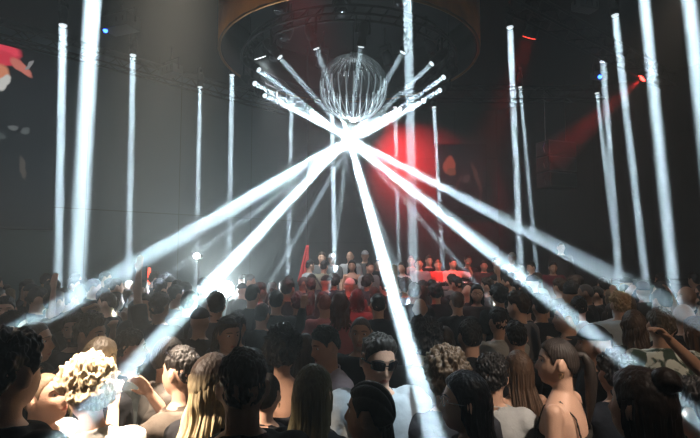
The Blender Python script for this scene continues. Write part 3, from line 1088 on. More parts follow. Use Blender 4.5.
# ------------------------------------------------------------------ drum, ring and glass globe
DR = 2.08
DZ = 5.30
gold = mat('gold_fabric', (0.55, 0.20, 0.035), 0.55, 0.3, 0.5, 3.0, 0.6, 9)
drum = empty('ceiling_drum', (ring_c.x, 7.5, DZ), 0, 'huge round drum of bronze gold fabric hanging from the ceiling', 'drum')
n = 160
ca = np.linspace(0, 2 * PI, n, endpoint=False)


def ring_shell(r_o, r_i, z0, z1, wav=0.0):
    w = wav * np.sin(ca * 36)
    mk = lambda r, z, f: np.stack([np.cos(ca) * (r + w * f), np.sin(ca) * (r + w * f), np.full(n, z)], 1)
    v = [mk(r_o, z0, 1), mk(r_o, z1, 1), mk(r_i, z1, 0), mk(r_i, z0, 0)]
    f = []
    for k in range(4):
        for i in range(n):
            j = (i + 1) % n
            f.append((k * n + i, k * n + j, ((k + 1) % 4) * n + j, ((k + 1) % 4) * n + i))
    m = MB()
    m.add(np.concatenate(v), f)
    return m


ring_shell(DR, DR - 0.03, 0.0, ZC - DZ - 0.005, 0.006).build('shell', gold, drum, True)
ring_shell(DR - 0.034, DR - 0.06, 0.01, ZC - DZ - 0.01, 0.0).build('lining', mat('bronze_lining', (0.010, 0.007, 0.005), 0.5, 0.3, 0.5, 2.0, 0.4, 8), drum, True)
mb = MB()
mb.tube([(math.cos(a) * (DR - 0.02), math.sin(a) * (DR - 0.02), 0.0) for a in np.linspace(0, 2 * PI, 97)], [0.022] * 97, 8)
mb.build('rim', mat('bronze', (0.22, 0.10, 0.03), 0.4, 0.8), drum, True)

lr = empty('lamp_ring', (ring_c.x, 7.5, RZ + 0.2), 0, 'black circular truss carrying the crossing lamps inside the drum', 'truss')
mb = MB()
for rr_, zz in ((RR + 0.02, 0.14), (RR + 0.20, 0.14), (RR + 0.11, 0.30)):
    mb.tube([(math.cos(a) * rr_, math.sin(a) * rr_, zz) for a in np.linspace(0, 2 * PI, 73)], [0.018] * 73, 8)
for i in range(48):
    a0, a1 = 2 * PI * i / 48, 2 * PI * (i + 0.5) / 48
    p = lambda a, r, z: (math.cos(a) * r, math.sin(a) * r, z)
    mb.cyl(p(a0, RR + 0.02, 0.14), p(a1, RR + 0.11, 0.30), 0.008, n=6)
    mb.cyl(p(a0, RR + 0.20, 0.14), p(a1, RR + 0.11, 0.30), 0.008, n=6)
mb.build('truss_ring', blackm, lr)
for i in range(6):
    a0 = 2 * PI * i / 6
    mb = MB()
    mb.cyl((math.cos(a0) * (RR + .11), math.sin(a0) * (RR + .11), 0.3), (math.cos(a0) * (RR + .11), math.sin(a0) * (RR + .11), ZC - RZ - 0.2), 0.012, n=8)
    mb.build('drop_rod', blackm, lr)

# small dark lamps up inside the drum
for i in range(10):
    a0 = 2 * PI * i / 10 + 0.2
    r_ = 0.95 if i % 2 else 1.35
    root = empty('spotlight', (ring_c.x + r_ * math.cos(a0), 7.5 + r_ * math.sin(a0), 5.72), a0, 'unlit black spotlight hanging inside the drum above the globe', 'spotlight', 'unlit spotlights inside the drum')
    m1 = MB()
    m1.tube([(0, 0, 0.06), (0.05, 0, 0.0), (0.10, 0, -0.10), (0.12, 0, -0.14)], [0.06, 0.085, 0.095, 0.10], 18, caps=False)
    m1.build('housing', blackm, root, True)
    m2 = MB()
    m2.ball((0.125, 0, -0.15), (0.085, 0.085, 0.02), 16)
    m2.build('lens', mat('dark_glass', (0.10, 0.11, 0.12), 0.08, 0.7), root, True)
    m3 = MB()
    m3.tube([(0.05, -0.12, -0.02), (0.0, -0.12, 0.16), (0.0, 0.12, 0.16), (0.05, 0.12, -0.02)], [(0.008, 0.016)] * 4, 8)
    m3.cyl((0, 0, 0.16), (0, 0, ZC - 5.72), 0.014, n=8)
    m3.build('yoke', blackm, root)

# glass globe
GC = at(353.5, 88, 7.5)
GR = 0.545
globe = empty('glass_globe', (GC.x, 7.5, GC.z), 0, 'clear ribbed glass globe hanging in the middle of the lamp ring', 'globe')
gl, nt, b = newmat('clear_glass')
nt.nodes.remove(b)
out = nt.nodes['Material Output']
tr = nt.nodes.new('ShaderNodeBsdfTransparent')
gs = nt.nodes.new('ShaderNodeBsdfGlossy')
gs.inputs['Roughness'].default_value = 0.12
tr.inputs[0].default_value = (0.93, 0.95, 0.96, 1)
lw = nt.nodes.new('ShaderNodeLayerWeight')
lw.inputs[0].default_value = 0.25
ms = nt.nodes.new('ShaderNodeMixShader')
nt.links.new(lw.outputs['Fresnel'], ms.inputs[0])
nt.links.new(tr.outputs[0], ms.inputs[1])
nt.links.new(gs.outputs[0], ms.inputs[2])
nt.links.new(ms.outputs[0], out.inputs[0])
mb = MB()
R = []
nn = 28 * 6
ca2 = np.linspace(0, 2 * PI, nn, endpoint=False)
for k in range(28):
    a = -PI / 2 + 0.05 + (PI - 0.1) * k / 27
    r = GR * math.cos(a) * (1 + 0.035 * np.abs(np.cos(ca2 * 14)))
    R.append(np.stack([np.cos(ca2) * r, np.sin(ca2) * r, np.full(nn, GR * 1.0 * math.sin(a))], 1))
mb.rings(R)
mb.build('glass_shell', gl, globe, True)
ribm = mat('lit_rib', (0.80, 0.86, 0.88), 0.18, 0.0, 0.0, spec=1.0)  # lower ribs: light from the glare below painted in as a pale colour
mb = MB()
for i in range(28):
    t0 = 2 * PI * i / 28
    pts, rad = [], []
    for a in np.linspace(-PI / 2 + 0.12, 0.12, 14):
        pts.append((GR * 1.0 * math.cos(a) * math.cos(t0), GR * math.cos(a) * math.sin(t0), GR * math.sin(a)))
        rad.append(0.005 + 0.008 * (a + PI / 2) / (PI / 2))
    mb.tube(pts, rad, 6)
mb.build('rib', ribm, globe, True)
mb = MB()
for i in range(28):
    t0 = 2 * PI * i / 28
    pts = [(GR * math.cos(a) * math.cos(t0), GR * math.cos(a) * math.sin(t0), GR * math.sin(a)) for a in np.linspace(0.2, PI / 2 - 0.15, 9)]
    mb.tube(pts, [0.006] * 9, 6)
mb.build('upper_rib', mat('shaded_rib', (0.08, 0.09, 0.09), 0.15, 0.0, 0.0, spec=1.0), globe, True)  # upper ribs: same glass, shade painted in as a dark colour
mb = MB()
mb.cyl((0, 0, GR * 0.97), (0, 0, GR + 0.06), 0.07, 0.05, n=20)
mb.cyl((0, 0, GR + 0.05), (0, 0, ZC - GC.z), 0.012, n=8)
mb.build('hanger', blackm, globe, True)
fin = MB()
fin.ball((0, 0, -GR + 0.01), (0.035, 0.035, 0.035), 16)
fin.build('bulb', emit('added_bulb_glow', (0.85, 0.95, 1.0), 30), globe, True)  # added glowing bulb, hidden in the glare where the beams cross
pl = lamp('SPOT', 'added_globe_spot', (0, 0, -GR - 0.05), (0, 0, -5), 130, (0.80, 0.94, 1.0), 0.06, 165, 0.35)  # added spot lighting the haze and the crowd from above
pl2 = lamp('POINT', 'added_rib_light', (0, 0, -GR + 0.10), None, 35, (0.80, 0.94, 1.0), 0.05)  # added point light to brighten the lower ribs
pl2.parent = globe
pl.parent = globe

# ------------------------------------------------------------------ trusses, fixtures, speakers, screens


def truss(label, a, b, w=0.3):
    a, b = Vector(a), Vector(b)
    root = empty('lighting_truss', a, 0, label, 'truss')
    d = b - a
    L = d.length
    d.normalize()
    sd = d.cross(Vector((0, 0, 1))).normalized() * w / 2
    up = Vector((0, 0, w / 2))
    cs = [sd + up, sd - up, -sd - up, -sd + up]
    mb = MB()
    for c in cs:
        mb.cyl(c, c + d * L, 0.022, n=8)
    mb.build('chord', blackm, root)
    mb = MB()
    k = int(L / w)
    for i in range(k):
        p0, p1 = d * (L * i / k), d * (L * (i + 1) / k)
        for j in range(4):
            c0, c1 = (cs[j], cs[(j + 1) % 4]) if i % 2 else (cs[(j + 1) % 4], cs[j])
            mb.cyl(c0 + p0, c1 + p1, 0.010, n=5)
    mb.build('lattice', blackm, root)
    mb = MB()
    for t in (0.1, 0.5, 0.9):
        mb.cyl(d * L * t + up, d * L * t + Vector((0, 0, ZC - a.z)), 0.008, n=6)
    mb.build('hanging_cable', steel, root)
    return root


truss('black lattice truss along the grey wall above the vertical beams', (-6.3, 7.0, 5.85), (-1.6, 11.9, 5.85), 0.26)
truss('black lattice truss over the dark side beyond the drum', (2.4, 6.6, 5.85), (6.9, 9.9, 5.85), 0.26)
truss('black lattice truss crossing the ceiling near the camera', (-7.5, 3.6, 5.9), (8.0, 3.9, 5.9), 0.3)
truss('black lattice truss crossing the ceiling behind the drum', (-2.6, 10.9, 5.9), (6.0, 10.9, 5.9), 0.3)


def fixture_box(label, p, rz, blue=False, s=1.0):
    root = empty('moving_light', p, rz, label, 'stage light')
    m1 = MB()
    m1.box((0, 0, 0), (0.55 * s, 0.30 * s, 0.22 * s))
    m1.build('housing', mat('grey_housing', (0.05, 0.055, 0.06), 0.4, 0.3), root, bevel=0.015)
    m2 = MB()
    for x in (-0.12, 0.06, 0.2):
        m2.box((x * s, -0.155 * s, 0.0), (0.012, 0.01, 0.07))
    m2.build('vent', steel, root)
    m3 = MB()
    m3.tube([(-0.30 * s, 0, 0), (-0.30 * s, 0, 0.22), (0.30 * s, 0, 0.22), (0.30 * s, 0, 0)], [(0.01, 0.02)] * 4, 8)
    m3.cyl((0, 0, 0.22), (0, 0, max(0.25, ZC - p[2])), 0.016, n=8)
    m3.build('bracket', blackm, root)
    if blue:
        m4 = MB()
        m4.ball((-0.22 * s, -0.10, -0.12 * s), 0.035, 12)
        m4.build('blue_lamp', emit('blue_led', (0.03, 0.12, 1.0), 10), root, True)
    return root


p = at(121, 24, 7.4)
fixture_box('boxy grey fixture with a small blue lamp near the top of the grey wall', p, -0.35, True)
p = at(171, 71, 9.0)
fixture_box('small dark fixture between two vertical beams on the grey wall side', p, -0.6, False, 0.8)
p = at(600, 76, 9.0)
fixture_box('dark fixture with a blue lamp just above the blurred vertical beam', p, 0.4, True, 0.6)
p = at(585, 6, 6.5)
fixture_box('dark fixture near the ceiling above the gap in the dark side beams', p, 0.3, False, 0.6)


def par(label, p, t, col, e, s=1.0):
    root = empty('wash_light', p, 0, label, 'stage light')
    root.rotation_mode = 'QUATERNION'
    q = aim(Vector(t) - Vector(p))
    root.rotation_quaternion = q
    m1 = MB()
    m1.tube([(0, 0, 0.32 * s), (0, 0, 0.28 * s), (0, 0, 0.15 * s), (0, 0, 0.03 * s)], [0.05 * s, 0.09 * s, 0.10 * s, 0.12 * s], 20, caps=False)
    m1.build('housing', blackm, root, True)
    m2 = MB()
    m2.cyl((0, 0, 0.028 * s), (0, 0, 0.018 * s), 0.105 * s, n=20)
    m2.build('lens', emit('coloured_lens', col, e), root)
    up = q.inverted() @ Vector((0, 0, 1))
    sd = up.cross(Vector((0, 0, 1))).normalized()
    c = Vector((0, 0, 0.17 * s))
    m3 = MB()
    m3.tube([c + sd * 0.14 * s, c + sd * 0.14 * s + up * 0.2, c + up * 0.24, c - sd * 0.14 * s + up * 0.2, c - sd * 0.14 * s], [(0.008, 0.016)] * 5, 8)
    m3.cyl(c + up * 0.24, c + up * max(0.26, ZC - (Vector(p) + q @ c).z), 0.014, n=8)
    m3.build('yoke', blackm, root)
    return root


wl = ['added warm wash lamp straight over the curly blond dancer', 'added warm wash lamp low by the grey wall side', 'added cool wash lamp above the man in sunglasses', 'added soft warm wash lamp above the ponytail woman', 'amber wash lamp above the dark side of the crowd',
      'red wash lamp just before the drum', 'red wash lamp above the DJ booth', 'white wash lamp above the stage guests', 'pale wash lamp high on the grey wall side', 'added amber lamp lighting the gold drum from the camera side', 'dusky wash lamp before the dark wall']
for (nm, p, t, pw, c, sp, bl, sz), lab in zip(WASH, wl):
    d_ = (Vector(t) - Vector(p)).normalized()
    par(lab, Vector(p) - d_ * 0.03, t, c, 3.0)

# red spotlight with its visible cone on the dark side
rp_ = at(641, 79, 9.3)
rt_ = at(560, 150, 9.9)
par('red spotlight hanging before the dark wall with a red cone of light', rp_, rt_, (1, 0.04, 0.03), 12, 0.8)
rl = wash('red_spot', rp_ + (rt_ - rp_).normalized() * 0.04, rt_, 600, (1, 0.03, 0.03), 0.03, 20)
d_ = (rt_ - rp_).normalized()
q_ = aim(d_)
mb = MB()
ca3 = np.linspace(0, 2 * PI, 24, endpoint=False)
mb.rings([np.stack([np.cos(ca3) * r, np.sin(ca3) * r, np.full(24, -z)], 1) for z, r in ((2.3, 0.42), (0.06, 0.06))])
rc = mb.build('red_light_cone', volmat('red_lit_haze', 0.10, 0.2), None)
rc.location = rp_
rc.rotation_mode = 'QUATERNION'
rc.rotation_quaternion = q_
tag(rc, 'cone of red light in the haze spreading from the red spotlight', 'light cone', kind='stuff')

# red uplighter behind the globe washing the back wall
par('red floodlight behind the ring lamps washing the back wall', (0.9, 11.6, 5.5), (1.9, 13.2, 4.6), (1, 0.05, 0.04), 6, 1.0)
wash('red_flood', (0.95, 11.7, 5.45), (1.7, 13.2, 4.6), 2400, (1, 0.03, 0.04), 0.1, 70)


def blob_screen(name, w, h, blobs, seed, strength, flecks=0.0):
    """a video image: dark picture with shapes, generic"""
    m, nt, b = newmat(name)
    setp(b, Base_Color=(0.004, 0.004, 0.005, 1), Roughness=0.35)
    tc = nt.nodes.new('ShaderNodeTexCoord')
    nz = nt.nodes.new('ShaderNodeTexNoise')
    nz.inputs['Scale'].default_value = 3.0
    nz.inputs['Detail'].default_value = 5
    nt.links.new(tc.outputs['Object'], nz.inputs['Vector'])
    ad = nt.nodes.new('ShaderNodeMix')
    ad.data_type = 'VECTOR'
    ad.inputs[0].default_value = 0.16
    nt.links.new(tc.outputs['Object'], ad.inputs[4])
    nt.links.new(nz.outputs[1], ad.inputs[5])
    cur = None
    prev = nt.nodes.new('ShaderNodeRGB')
    prev.outputs[0].default_value = (0.002, 0.002, 0.003, 1)
    cur = prev.outputs[0]
    for (cx, cz, rx, rz, ang, c) in blobs:
        mp = nt.nodes.new('ShaderNodeMapping')
        mp.vector_type = 'TEXTURE'
        mp.inputs['Location'].default_value = (cx * 0.84 + 0.08, 0.08, cz * 0.84 + 0.08)
        mp.inputs['Rotation'].default_value = (0, ang, 0)
        mp.inputs['Scale'].default_value = (rx, 8, rz)
        nt.links.new(ad.outputs[1], mp.inputs[0])
        gr = nt.nodes.new('ShaderNodeTexGradient')
        gr.gradient_type = 'SPHERICAL'
        nt.links.new(mp.outputs[0], gr.inputs[0])
        rp2 = nt.nodes.new('ShaderNodeMapRange')
        rp2.inputs[1].default_value = 0.05
        rp2.inputs[2].default_value = 0.30
        nt.links.new(gr.outputs[1], rp2.inputs[0])
        mx = nt.nodes.new('ShaderNodeMix')
        mx.data_type = 'RGBA'
        nt.links.new(rp2.outputs[0], mx.inputs[0])
        nt.links.new(cur, mx.inputs[6])
        mx.inputs[7].default_value = rgba(c)
        cur = mx.outputs[2]
    nt.links.new(cur, b.inputs['Emission Color'])
    b.inputs['Emission Strength'].default_value = strength
    return m


def screen(label, c, rz, w, h, m):
    root = empty('video_screen', c, rz, label, 'screen')
    MB().box((0, 0.04, 0), (w + 0.08, 0.06, h + 0.08)).build('screen_frame', black, root, bevel=0.01)
    MB().box((0, 0, 0), (w, 0.02, h)).build('display', m, root)
    return root


# wall screen by the grey wall (seen along the wall)
wd_ = (WL[1] - WL[0]).normalized()
wn = Vector((wd_.y, -wd_.x, 0))
sc_c = WL[0] + wd_ * 4.05 + wn * 0.12
sc_c.z = 4.2
bl = [  # x, z in metres from the screen's middle
    (0.25, 1.52, 0.26, 0.16, 0.1, (0.75, 0.05, 0.09)), (0.23, 1.36, 0.28, 0.13, -0.1, (0.60, 0.03, 0.06)),
    (0.53, 1.28, 0.20, 0.09, 0.7, (0.55, 0.16, 0.12)), (0.17, 1.04, 0.20, 0.24, 0.3, (0.60, 0.22, 0.12)), (0.30, 0.92, 0.08, 0.16, 0.4, (0.55, 0.55, 0.52)),
    (0.47, 0.17, 0.09, 0.05, 0.3, (0.10, 0.11, 0.11)), (0.25, 0.00, 0.12, 0.06, 0.5, (0.05, 0.06, 0.06)), (0.67, 0.14, 0.05, 0.09, 0.5, (0.07, 0.08, 0.08)),
    (0.65, 1.36, 0.03, 0.12, 0.5, (0.25, 0.25, 0.25)), (0.20, -0.10, 0.09, 0.09, 0.9, (0.05, 0.05, 0.05)), (0.63, -0.53, 0.04, 0.2, -0.2, (0.06, 0.05, 0.04)),
]
screen('big video screen on the grey wall showing pink and orange shapes on black', sc_c, math.atan2(wd_.y, wd_.x), 2.2, 3.2, blob_screen('screen_picture', 2.2, 3.2, bl, 1, 0.9))
p = at(462, 180, 13.1)
bl2 = [(-0.36, 0.42, 0.17, 0.26, 0.2, (0.30, 0.05, 0.03)), (-0.30, 0.22, 0.14, 0.12, 0.2, (0.16, 0.04, 0.02)), (-0.12, -0.15, 0.05, 0.30, 0.4, (0.05, 0.02, 0.02)),
       (0.42, 0.10, 0.06, 0.45, -0.35, (0.06, 0.025, 0.02)), (0.12, 0.05, 0.10, 0.12, 0.4, (0.06, 0.03, 0.03)), (0.50, -0.45, 0.05, 0.30, 0.0, (0.05, 0.02, 0.02))]
screen('dim video screen on the back wall with a faint orange patch', p, 0, 1.35, 2.0, blob_screen('dim_screen_picture', 1.35, 2.0, bl2, 4, 0.9))

# hanging loudspeakers
p = at(556, 150, 10.6)
for k, lab in enumerate(('top grey loudspeaker cabinet of the hanging stack before the dark wall', 'middle grey loudspeaker cabinet of the hanging stack before the dark wall', 'bottom grey loudspeaker cabinet of the hanging stack before the dark wall')):
    root = empty('loudspeaker', (p.x, 10.6, p.z - k * 0.36), 0.35 , lab, 'loudspeaker')
    MB().box((0, 0, 0), (0.80, 0.40, 0.34)).build('cabinet', mat('speaker_grey', (0.05, 0.045, 0.048), 0.6), root, bevel=0.015)
    MB().box((0, -0.205, 0), (0.72, 0.012, 0.27)).build('grille', mat('speaker_grille', (0.02, 0.02, 0.022), 0.7, 0, 0.5, 120), root)
    g = MB()
    g.tube([(-0.42, -0.1, 0.1), (-0.46, -0.1, 0), (-0.42, -0.1, -0.1)], [0.012] * 3, 8)
    g.tube([(0.42, -0.1, 0.1), (0.46, -0.1, 0), (0.42, -0.1, -0.1)], [0.012] * 3, 8)
    if k == 0:
        g.cyl((-0.3, 0, 0.17), (-0.3, 0, ZC - p.z), 0.008, n=6)
        g.cyl((0.3, 0, 0.17), (0.3, 0, ZC - p.z), 0.008, n=6)
    g.build('handle', steel, root)

# red drape by the stage and small red sign on the grey wall


def drape(label, p, w, h, m, zt):
    root = empty('drape', p, 0.1, label, 'drape')
    mb = MB()
    R = []
    ns = 40
    for k in range(16):
        t = k / 15
        x = np.linspace(-w / 2, w / 2, ns) * (0.25 + 0.75 * t)
        y = 0.03 * np.sin(np.linspace(0, 16, ns) + t) * (0.3 + t)
        f_ = np.stack([x + 0.10 * (1 - t), y, np.full(ns, h - t * h)], 1)
        bk = f_[::-1] + np.array([0, 0.012, 0])
        R.append(np.concatenate([f_, bk]))
    mb.rings(R)
    mb.build('cloth', m, root, True)
    mb = MB()
    mb.cyl((0.10, 0.02, h - 0.02), (0.10, 0.02, zt), 0.01, n=6)
    mb.build('cord', blackm, root)


p = at(301.5, 274, 10.6)
drape('narrow red drape hanging at the back of the stage beside a vertical beam', (p.x, 10.9, at(300, 282, 10.9).z), 0.26, 0.85, mat('red_velvet', (0.45, 0.02, 0.02), 0.8), ZC - at(300, 282, 10.9).z)
p = at(145.5, 278, 9.75)
sign = empty('wall_lamp', WL[0] + wd_ * ((at(145, 278, 9.9).x - WL[0].x) / wd_.x) + wn * 0.06 + Vector((0, 0, 1.65)), math.atan2(wd_.y, wd_.x), 'small glowing red lamp low on the grey wall', 'lamp')
MB().box((0, 0.0, 0), (0.10, 0.06, 0.42)).build('housing', blackm, sign, bevel=0.01)
MB().tube([(0, -0.04, -0.15), (0, -0.04, 0.15)], [0.028, 0.028], 12).build('red_tube', emit('red_glow', (1.0, 0.10, 0.05), 3.0), sign, True)

# bright floor lamps near the grey wall facing the camera
for (px, py, Y, r, e, pw, lab) in ((226, 289, 8.6, 0.14, 60, 1300, 'bright white floodlight in the crowd facing the camera, on the lower stand'),
                                   (197, 256, 9.3, 0.06, 10, 90, 'white floodlight on a tall stand below a vertical beam')):
    c = at(px, py, Y)
    root = empty('floodlight', (c.x, c.y, 0), 0, lab, 'floodlight')
    t = Vector((0, -1, 0.12)).normalized()
    q_ = aim(t)
    hb = MB()
    qv = lambda v: Vector((0, 0, c.z)) + q_ @ Vector(v)
    hb.tube([qv((0, 0, 0.26)), qv((0, 0, 0.22)), qv((0, 0, 0.1)), qv((0, 0, 0.0))], [r * 0.5, r * 0.9, r, r * 1.15], 20, caps=False)
    hb.build('housing', blackm, root, True)
    lb = MB()
    lb.cyl(qv((0, 0, 0.0)), qv((0, 0, -0.012)), r, n=20)
    lb.build('lens', emit('flood_lens', (0.85, 0.96, 1.0), e), root)
    st = MB()
    st.cyl((0, 0.1, 0.5), (0, 0.1, c.z), 0.018, n=10)
    for k in range(3):
        a = 2 * PI * k / 3
        st.cyl((0, 0.1, 0.55), (0.40 * math.cos(a), 0.1 + 0.40 * math.sin(a), 0.01), 0.012, n=8)
    st.build('stand', blackm, root)
    lo = wash('flood', (c.x, c.y - 0.05, c.z), (c.x * 0.4, 0, c.z + 1.2), pw, (0.85, 0.96, 1.0), r * 0.8, 100)

# DJ booth
bx = at(451, 286, 9.75)
booth = empty('dj_booth', (bx.x, 9.85, STAGE_Z), 0, 'black DJ booth table standing on the stage', 'table')
hz_ = bx.z - STAGE_Z
MB().box((0, 0, hz_ - 0.03), (1.05, 0.55, 0.05)).build('tabletop', mat('booth_top', (0.25, 0.25, 0.26), 0.3, 0.2), booth, bevel=0.008)
MB().box((0, -0.22, hz_ / 2 - 0.03), (1.0, 0.04, hz_ - 0.06)).build('front_panel', black, booth, bevel=0.006)
for sx in (-1, 1):
    MB().box((sx * 0.49, 0.02, hz_ / 2 - 0.03), (0.03, 0.46, hz_ - 0.06)).build('side_panel', black, booth, bevel=0.004)
for k, lab in ((-1, 'silver rimmed DJ deck at the end of the booth below the man in red'), (1, 'silver rimmed DJ deck at the booth end below the man with a raised arm')):
    dk = empty('dj_deck', (bx.x + k * 0.30, 9.85, bx.z - 0.005), 0, lab, 'DJ deck')
    MB().box((0, 0, 0.04), (0.32, 0.36, 0.07)).build('case', blackm, dk, bevel=0.008)
    m1 = MB()
    m1.cyl((0, 0.0, 0.075), (0, 0.0, 0.095), 0.11, 0.10, n=28)
    m1.build('jog_wheel', steel, dk)
mxr = empty('dj_mixer', (bx.x, 9.85, bx.z - 0.005), 0, 'small black mixer between the two decks on the booth', 'mixer')
MB().box((0, 0, 0.04), (0.22, 0.34, 0.07)).build('case', blackm, mxr, bevel=0.006)
for i in range(4):
    m1 = MB()
    m1.cyl((-0.075 + 0.05 * i, 0.08, 0.075), (-0.075 + 0.05 * i, 0.08, 0.098), 0.012, n=12)
    m1.build('knob', steel, mxr)

# railing on the riser
rl_ = empty('railing', (5.43, 8.78, 0.6), 0, 'thin metal railing with three bars before the dark wall', 'railing')
zt = at(650, 279, 8.78).z - 0.6
mb = MB()
for z in (zt, zt - 0.10, zt - 0.24):
    mb.cyl((-0.55, 0, z), (1.12, 0, z), 0.014 if z == zt else 0.009, n=10)
mb.build('bar', steel, rl_)
for x in (-0.55, 0.28, 1.12):
    m1 = MB()
    m1.cyl((x, 0, 0), (x, 0, zt), 0.018, n=10)
    m1.build('post', steel, rl_)

# bar table with bottles and candles on the dark side
tb = empty('high_table', (4.25, 8.35, 0), 0, 'dark high table with bottles and candles beside the stage', 'table')
MB().box((0, 0, 1.16), (1.1, 0.45, 0.04)).build('tabletop', mat('dark_wood', (0.05, 0.03, 0.02), 0.4), tb, bevel=0.006)
for sx in (-0.45, 0.45):
    m1 = MB()
    m1.cyl((sx, 0, 0.0), (sx, 0, 1.15), 0.03, n=12)
    m1.cyl((sx, 0, 0.0), (sx, 0, 0.02), 0.17, n=24)
    m1.build('leg', blackm, tb)
amber = mat('amber_glass', (0.35, 0.14, 0.03), 0.1)
for i in range(7):
    x = 4.25 - 0.48 + i * 0.155
    h_ = 0.26 + 0.04 * ((i * 7) % 3)
    bo = empty('bottle', (x, 8.35 + 0.07 * ((i % 3) - 1), 1.18), 0, 'dark amber bottle standing on the high table beside the stage', 'bottle', 'bottles on the high table')
    m1 = MB()
    ca4 = np.linspace(0, 2 * PI, 14, endpoint=False)
    m1.rings([np.stack([np.cos(ca4) * r, np.sin(ca4) * r, np.full(14, z * h_)], 1) for z, r in ((0, 0.034), (0.05, 0.037), (0.55, 0.037), (0.68, 0.024), (0.74, 0.014), (0.95, 0.013))])
    m1.build('glass', amber, bo, True)
    m1 = MB()
    m1.cyl((0, 0, h_ * 0.94), (0, 0, h_), 0.016, n=12)
    m1.build('cap', steel, bo)
for i in range(4):
    x = 4.25 - 0.40 + i * 0.25
    cn = empty('candle', (x, 8.20, 1.18), 0, 'small lit candle on the high table beside the stage', 'candle', 'lit candles on the high table')
    m1 = MB()
    m1.cyl((0, 0, 0), (0, 0, 0.09), 0.022, n=14)
    m1.build('wax', mat('wax', (0.7, 0.6, 0.45), 0.5), cn)
    m1 = MB()
    m1.ball((0, 0, 0.115), (0.010, 0.010, 0.024), 10)
    m1.build('flame', emit('flame', (1.0, 0.45, 0.08), 25), cn, True)

# lantern standing in the crowd on the dark side
lc = at(543, 306, 6.6)
lt = empty('lantern', (lc.x, lc.y, 0), 0, 'small square lantern with a warm light on a pole in the crowd', 'lantern')
MB().box((0, 0, lc.z), (0.13, 0.13, 0.24)).build('light_box', emit('warm_panel', (1.0, 0.75, 0.42), 1.1), lt, bevel=0.01)
m1 = MB()
for sx in (-1, 1):
    for sy in (-1, 1):
        m1.box((sx * 0.068, sy * 0.068, lc.z), (0.014, 0.014, 0.28))
m1.box((0, 0, lc.z + 0.14), (0.16, 0.16, 0.02))
m1.box((0, 0, lc.z - 0.14), (0.16, 0.16, 0.02))
m1.cyl((0, 0, 0.02), (0, 0, lc.z - 0.14), 0.02, n=10)
m1.cyl((0, 0, 0), (0, 0, 0.02), 0.16, n=20)
m1.build('frame', blackm, lt)

# ------------------------------------------------------------------ the crowd
LIGHT = (0.56, 0.34, 0.24)
TAN = (0.42, 0.24, 0.16)
BROWN = (0.22, 0.12, 0.075)
BLK = (0.012, 0.010, 0.009)
DBR = (0.035, 0.020, 0.012)
BLONDE = (0.50, 0.36, 0.19)
GREY = (0.16, 0.15, 0.14)
BLACK_C = (0.010, 0.010, 0.012)
WHITE_C = (0.62, 0.64, 0.66)
GREY_C = (0.22, 0.23, 0.24)
placed = []      # (x, y) of everybody
heads = []       # (px, py, radius px, depth) of the singled-out people


heads.append((226, 287, 9, 8.6))
heads.append((197, 258, 5, 9.3))
KEYLIST = [(226, 287), (197, 258)]


def P(label, px, py, **k):
    KEYLIST.append((px, py))
    o = person(label, px, py, **k)
    placed.append((o.location.x, o.location.y))
    heads.append((px, py, 467 * 0.14 / max(0.8, o.location.y), o.location.y))
    return o


# --- nearest row
P('man in sunglasses and a pale blue T-shirt facing the camera', 378, 361, h=1.71, yaw=190, hy=10, hp=-10, hr=-4, q=0, sk=LIGHT, hair='swept', hc=(0.06, 0.055, 0.05), tc=(0.40, 0.46, 0.50), extras=('shades', 'chain', 'baggy'), Y=2.32, stubble=False)
P('woman with black braided cornrows in front of the man in sunglasses', 370, 414, h=1.60, yaw=58, hy=10, fem=True, q=1, sk=TAN, hair='rows', hc=BLK, tc=BLACK_C, top='tee', Y=1.85)
P('person in black with back turned at the frame edge by the grey wall', 8, 376, h=1.82, yaw=-15, q=1, sk=LIGHT, hair='messy', hc=BLK, top='jacket', tc=(0.006, 0.006, 0.007), Y=1.62)
P('brightly lit bald-browed young man looking up towards the curly blond dancer', 46, 399, h=1.62, yaw=-98, hp=14, q=1, sk=LIGHT, hair='buzz', hc=(0.20, 0.13, 0.08), tc=WHITE_C, Y=2.15)
P('dancer with bright curly blond hair and a white T-shirt', 88, 392, h=1.64, yaw=52, hp=-4, fem=True, q=1, sk=LIGHT, hair='curly', hc=(0.62, 0.50, 0.33), tc=(0.70, 0.68, 0.64), Y=2.02, lean=0.26)
P('man with clasped hands, sunglasses pushed up and a brown T-shirt', 181, 373, h=1.70, yaw=72, q=1, sk=LIGHT, hair='fade', hc=BLK, tc=(0.085, 0.068, 0.055), L='clap', R='clap', extras=('shades_up',), Y=2.35)
P('woman with long bright blond hair with dark roots, back turned', 212, 384, h=1.64, yaw=-22, fem=True, q=1, hair='long', hc=(0.70, 0.55, 0.33), root=(0.03, 0.02, 0.015), hairlen=0.34, tc=BLACK_C, Y=2.05, wavy=0.006)
P('man in a black shirt with a short faded haircut seen from behind', 243, 388, h=1.70, yaw=12, q=1, sk=LIGHT, hair='fade', hc=(0.045, 0.028, 0.018), tc=(0.008, 0.008, 0.009), top='long', Y=1.70)
P('woman with a gold hoop earring beside the man with the faded haircut', 266, 396, h=1.62, yaw=-10, fem=True, q=1, hair='slick', hc=BLK, tc=BLACK_C, extras=('earring',), Y=2.42)
P('woman in a dark strap top with curly dark hair and bare shoulders', 283, 352, h=1.66, yaw=-8, fem=True, q=1, sk=TAN, hair='curly', hc=BLK, top='strap', tc=BLACK_C, Y=2.75)
P('man in a pale pink T-shirt looking down toward the woman in the strap top', 326, 346, h=1.74, yaw=118, hp=-14, q=1, sk=TAN, hair='short', hc=BLK, tc=(0.36, 0.31, 0.34), Y=3.0)
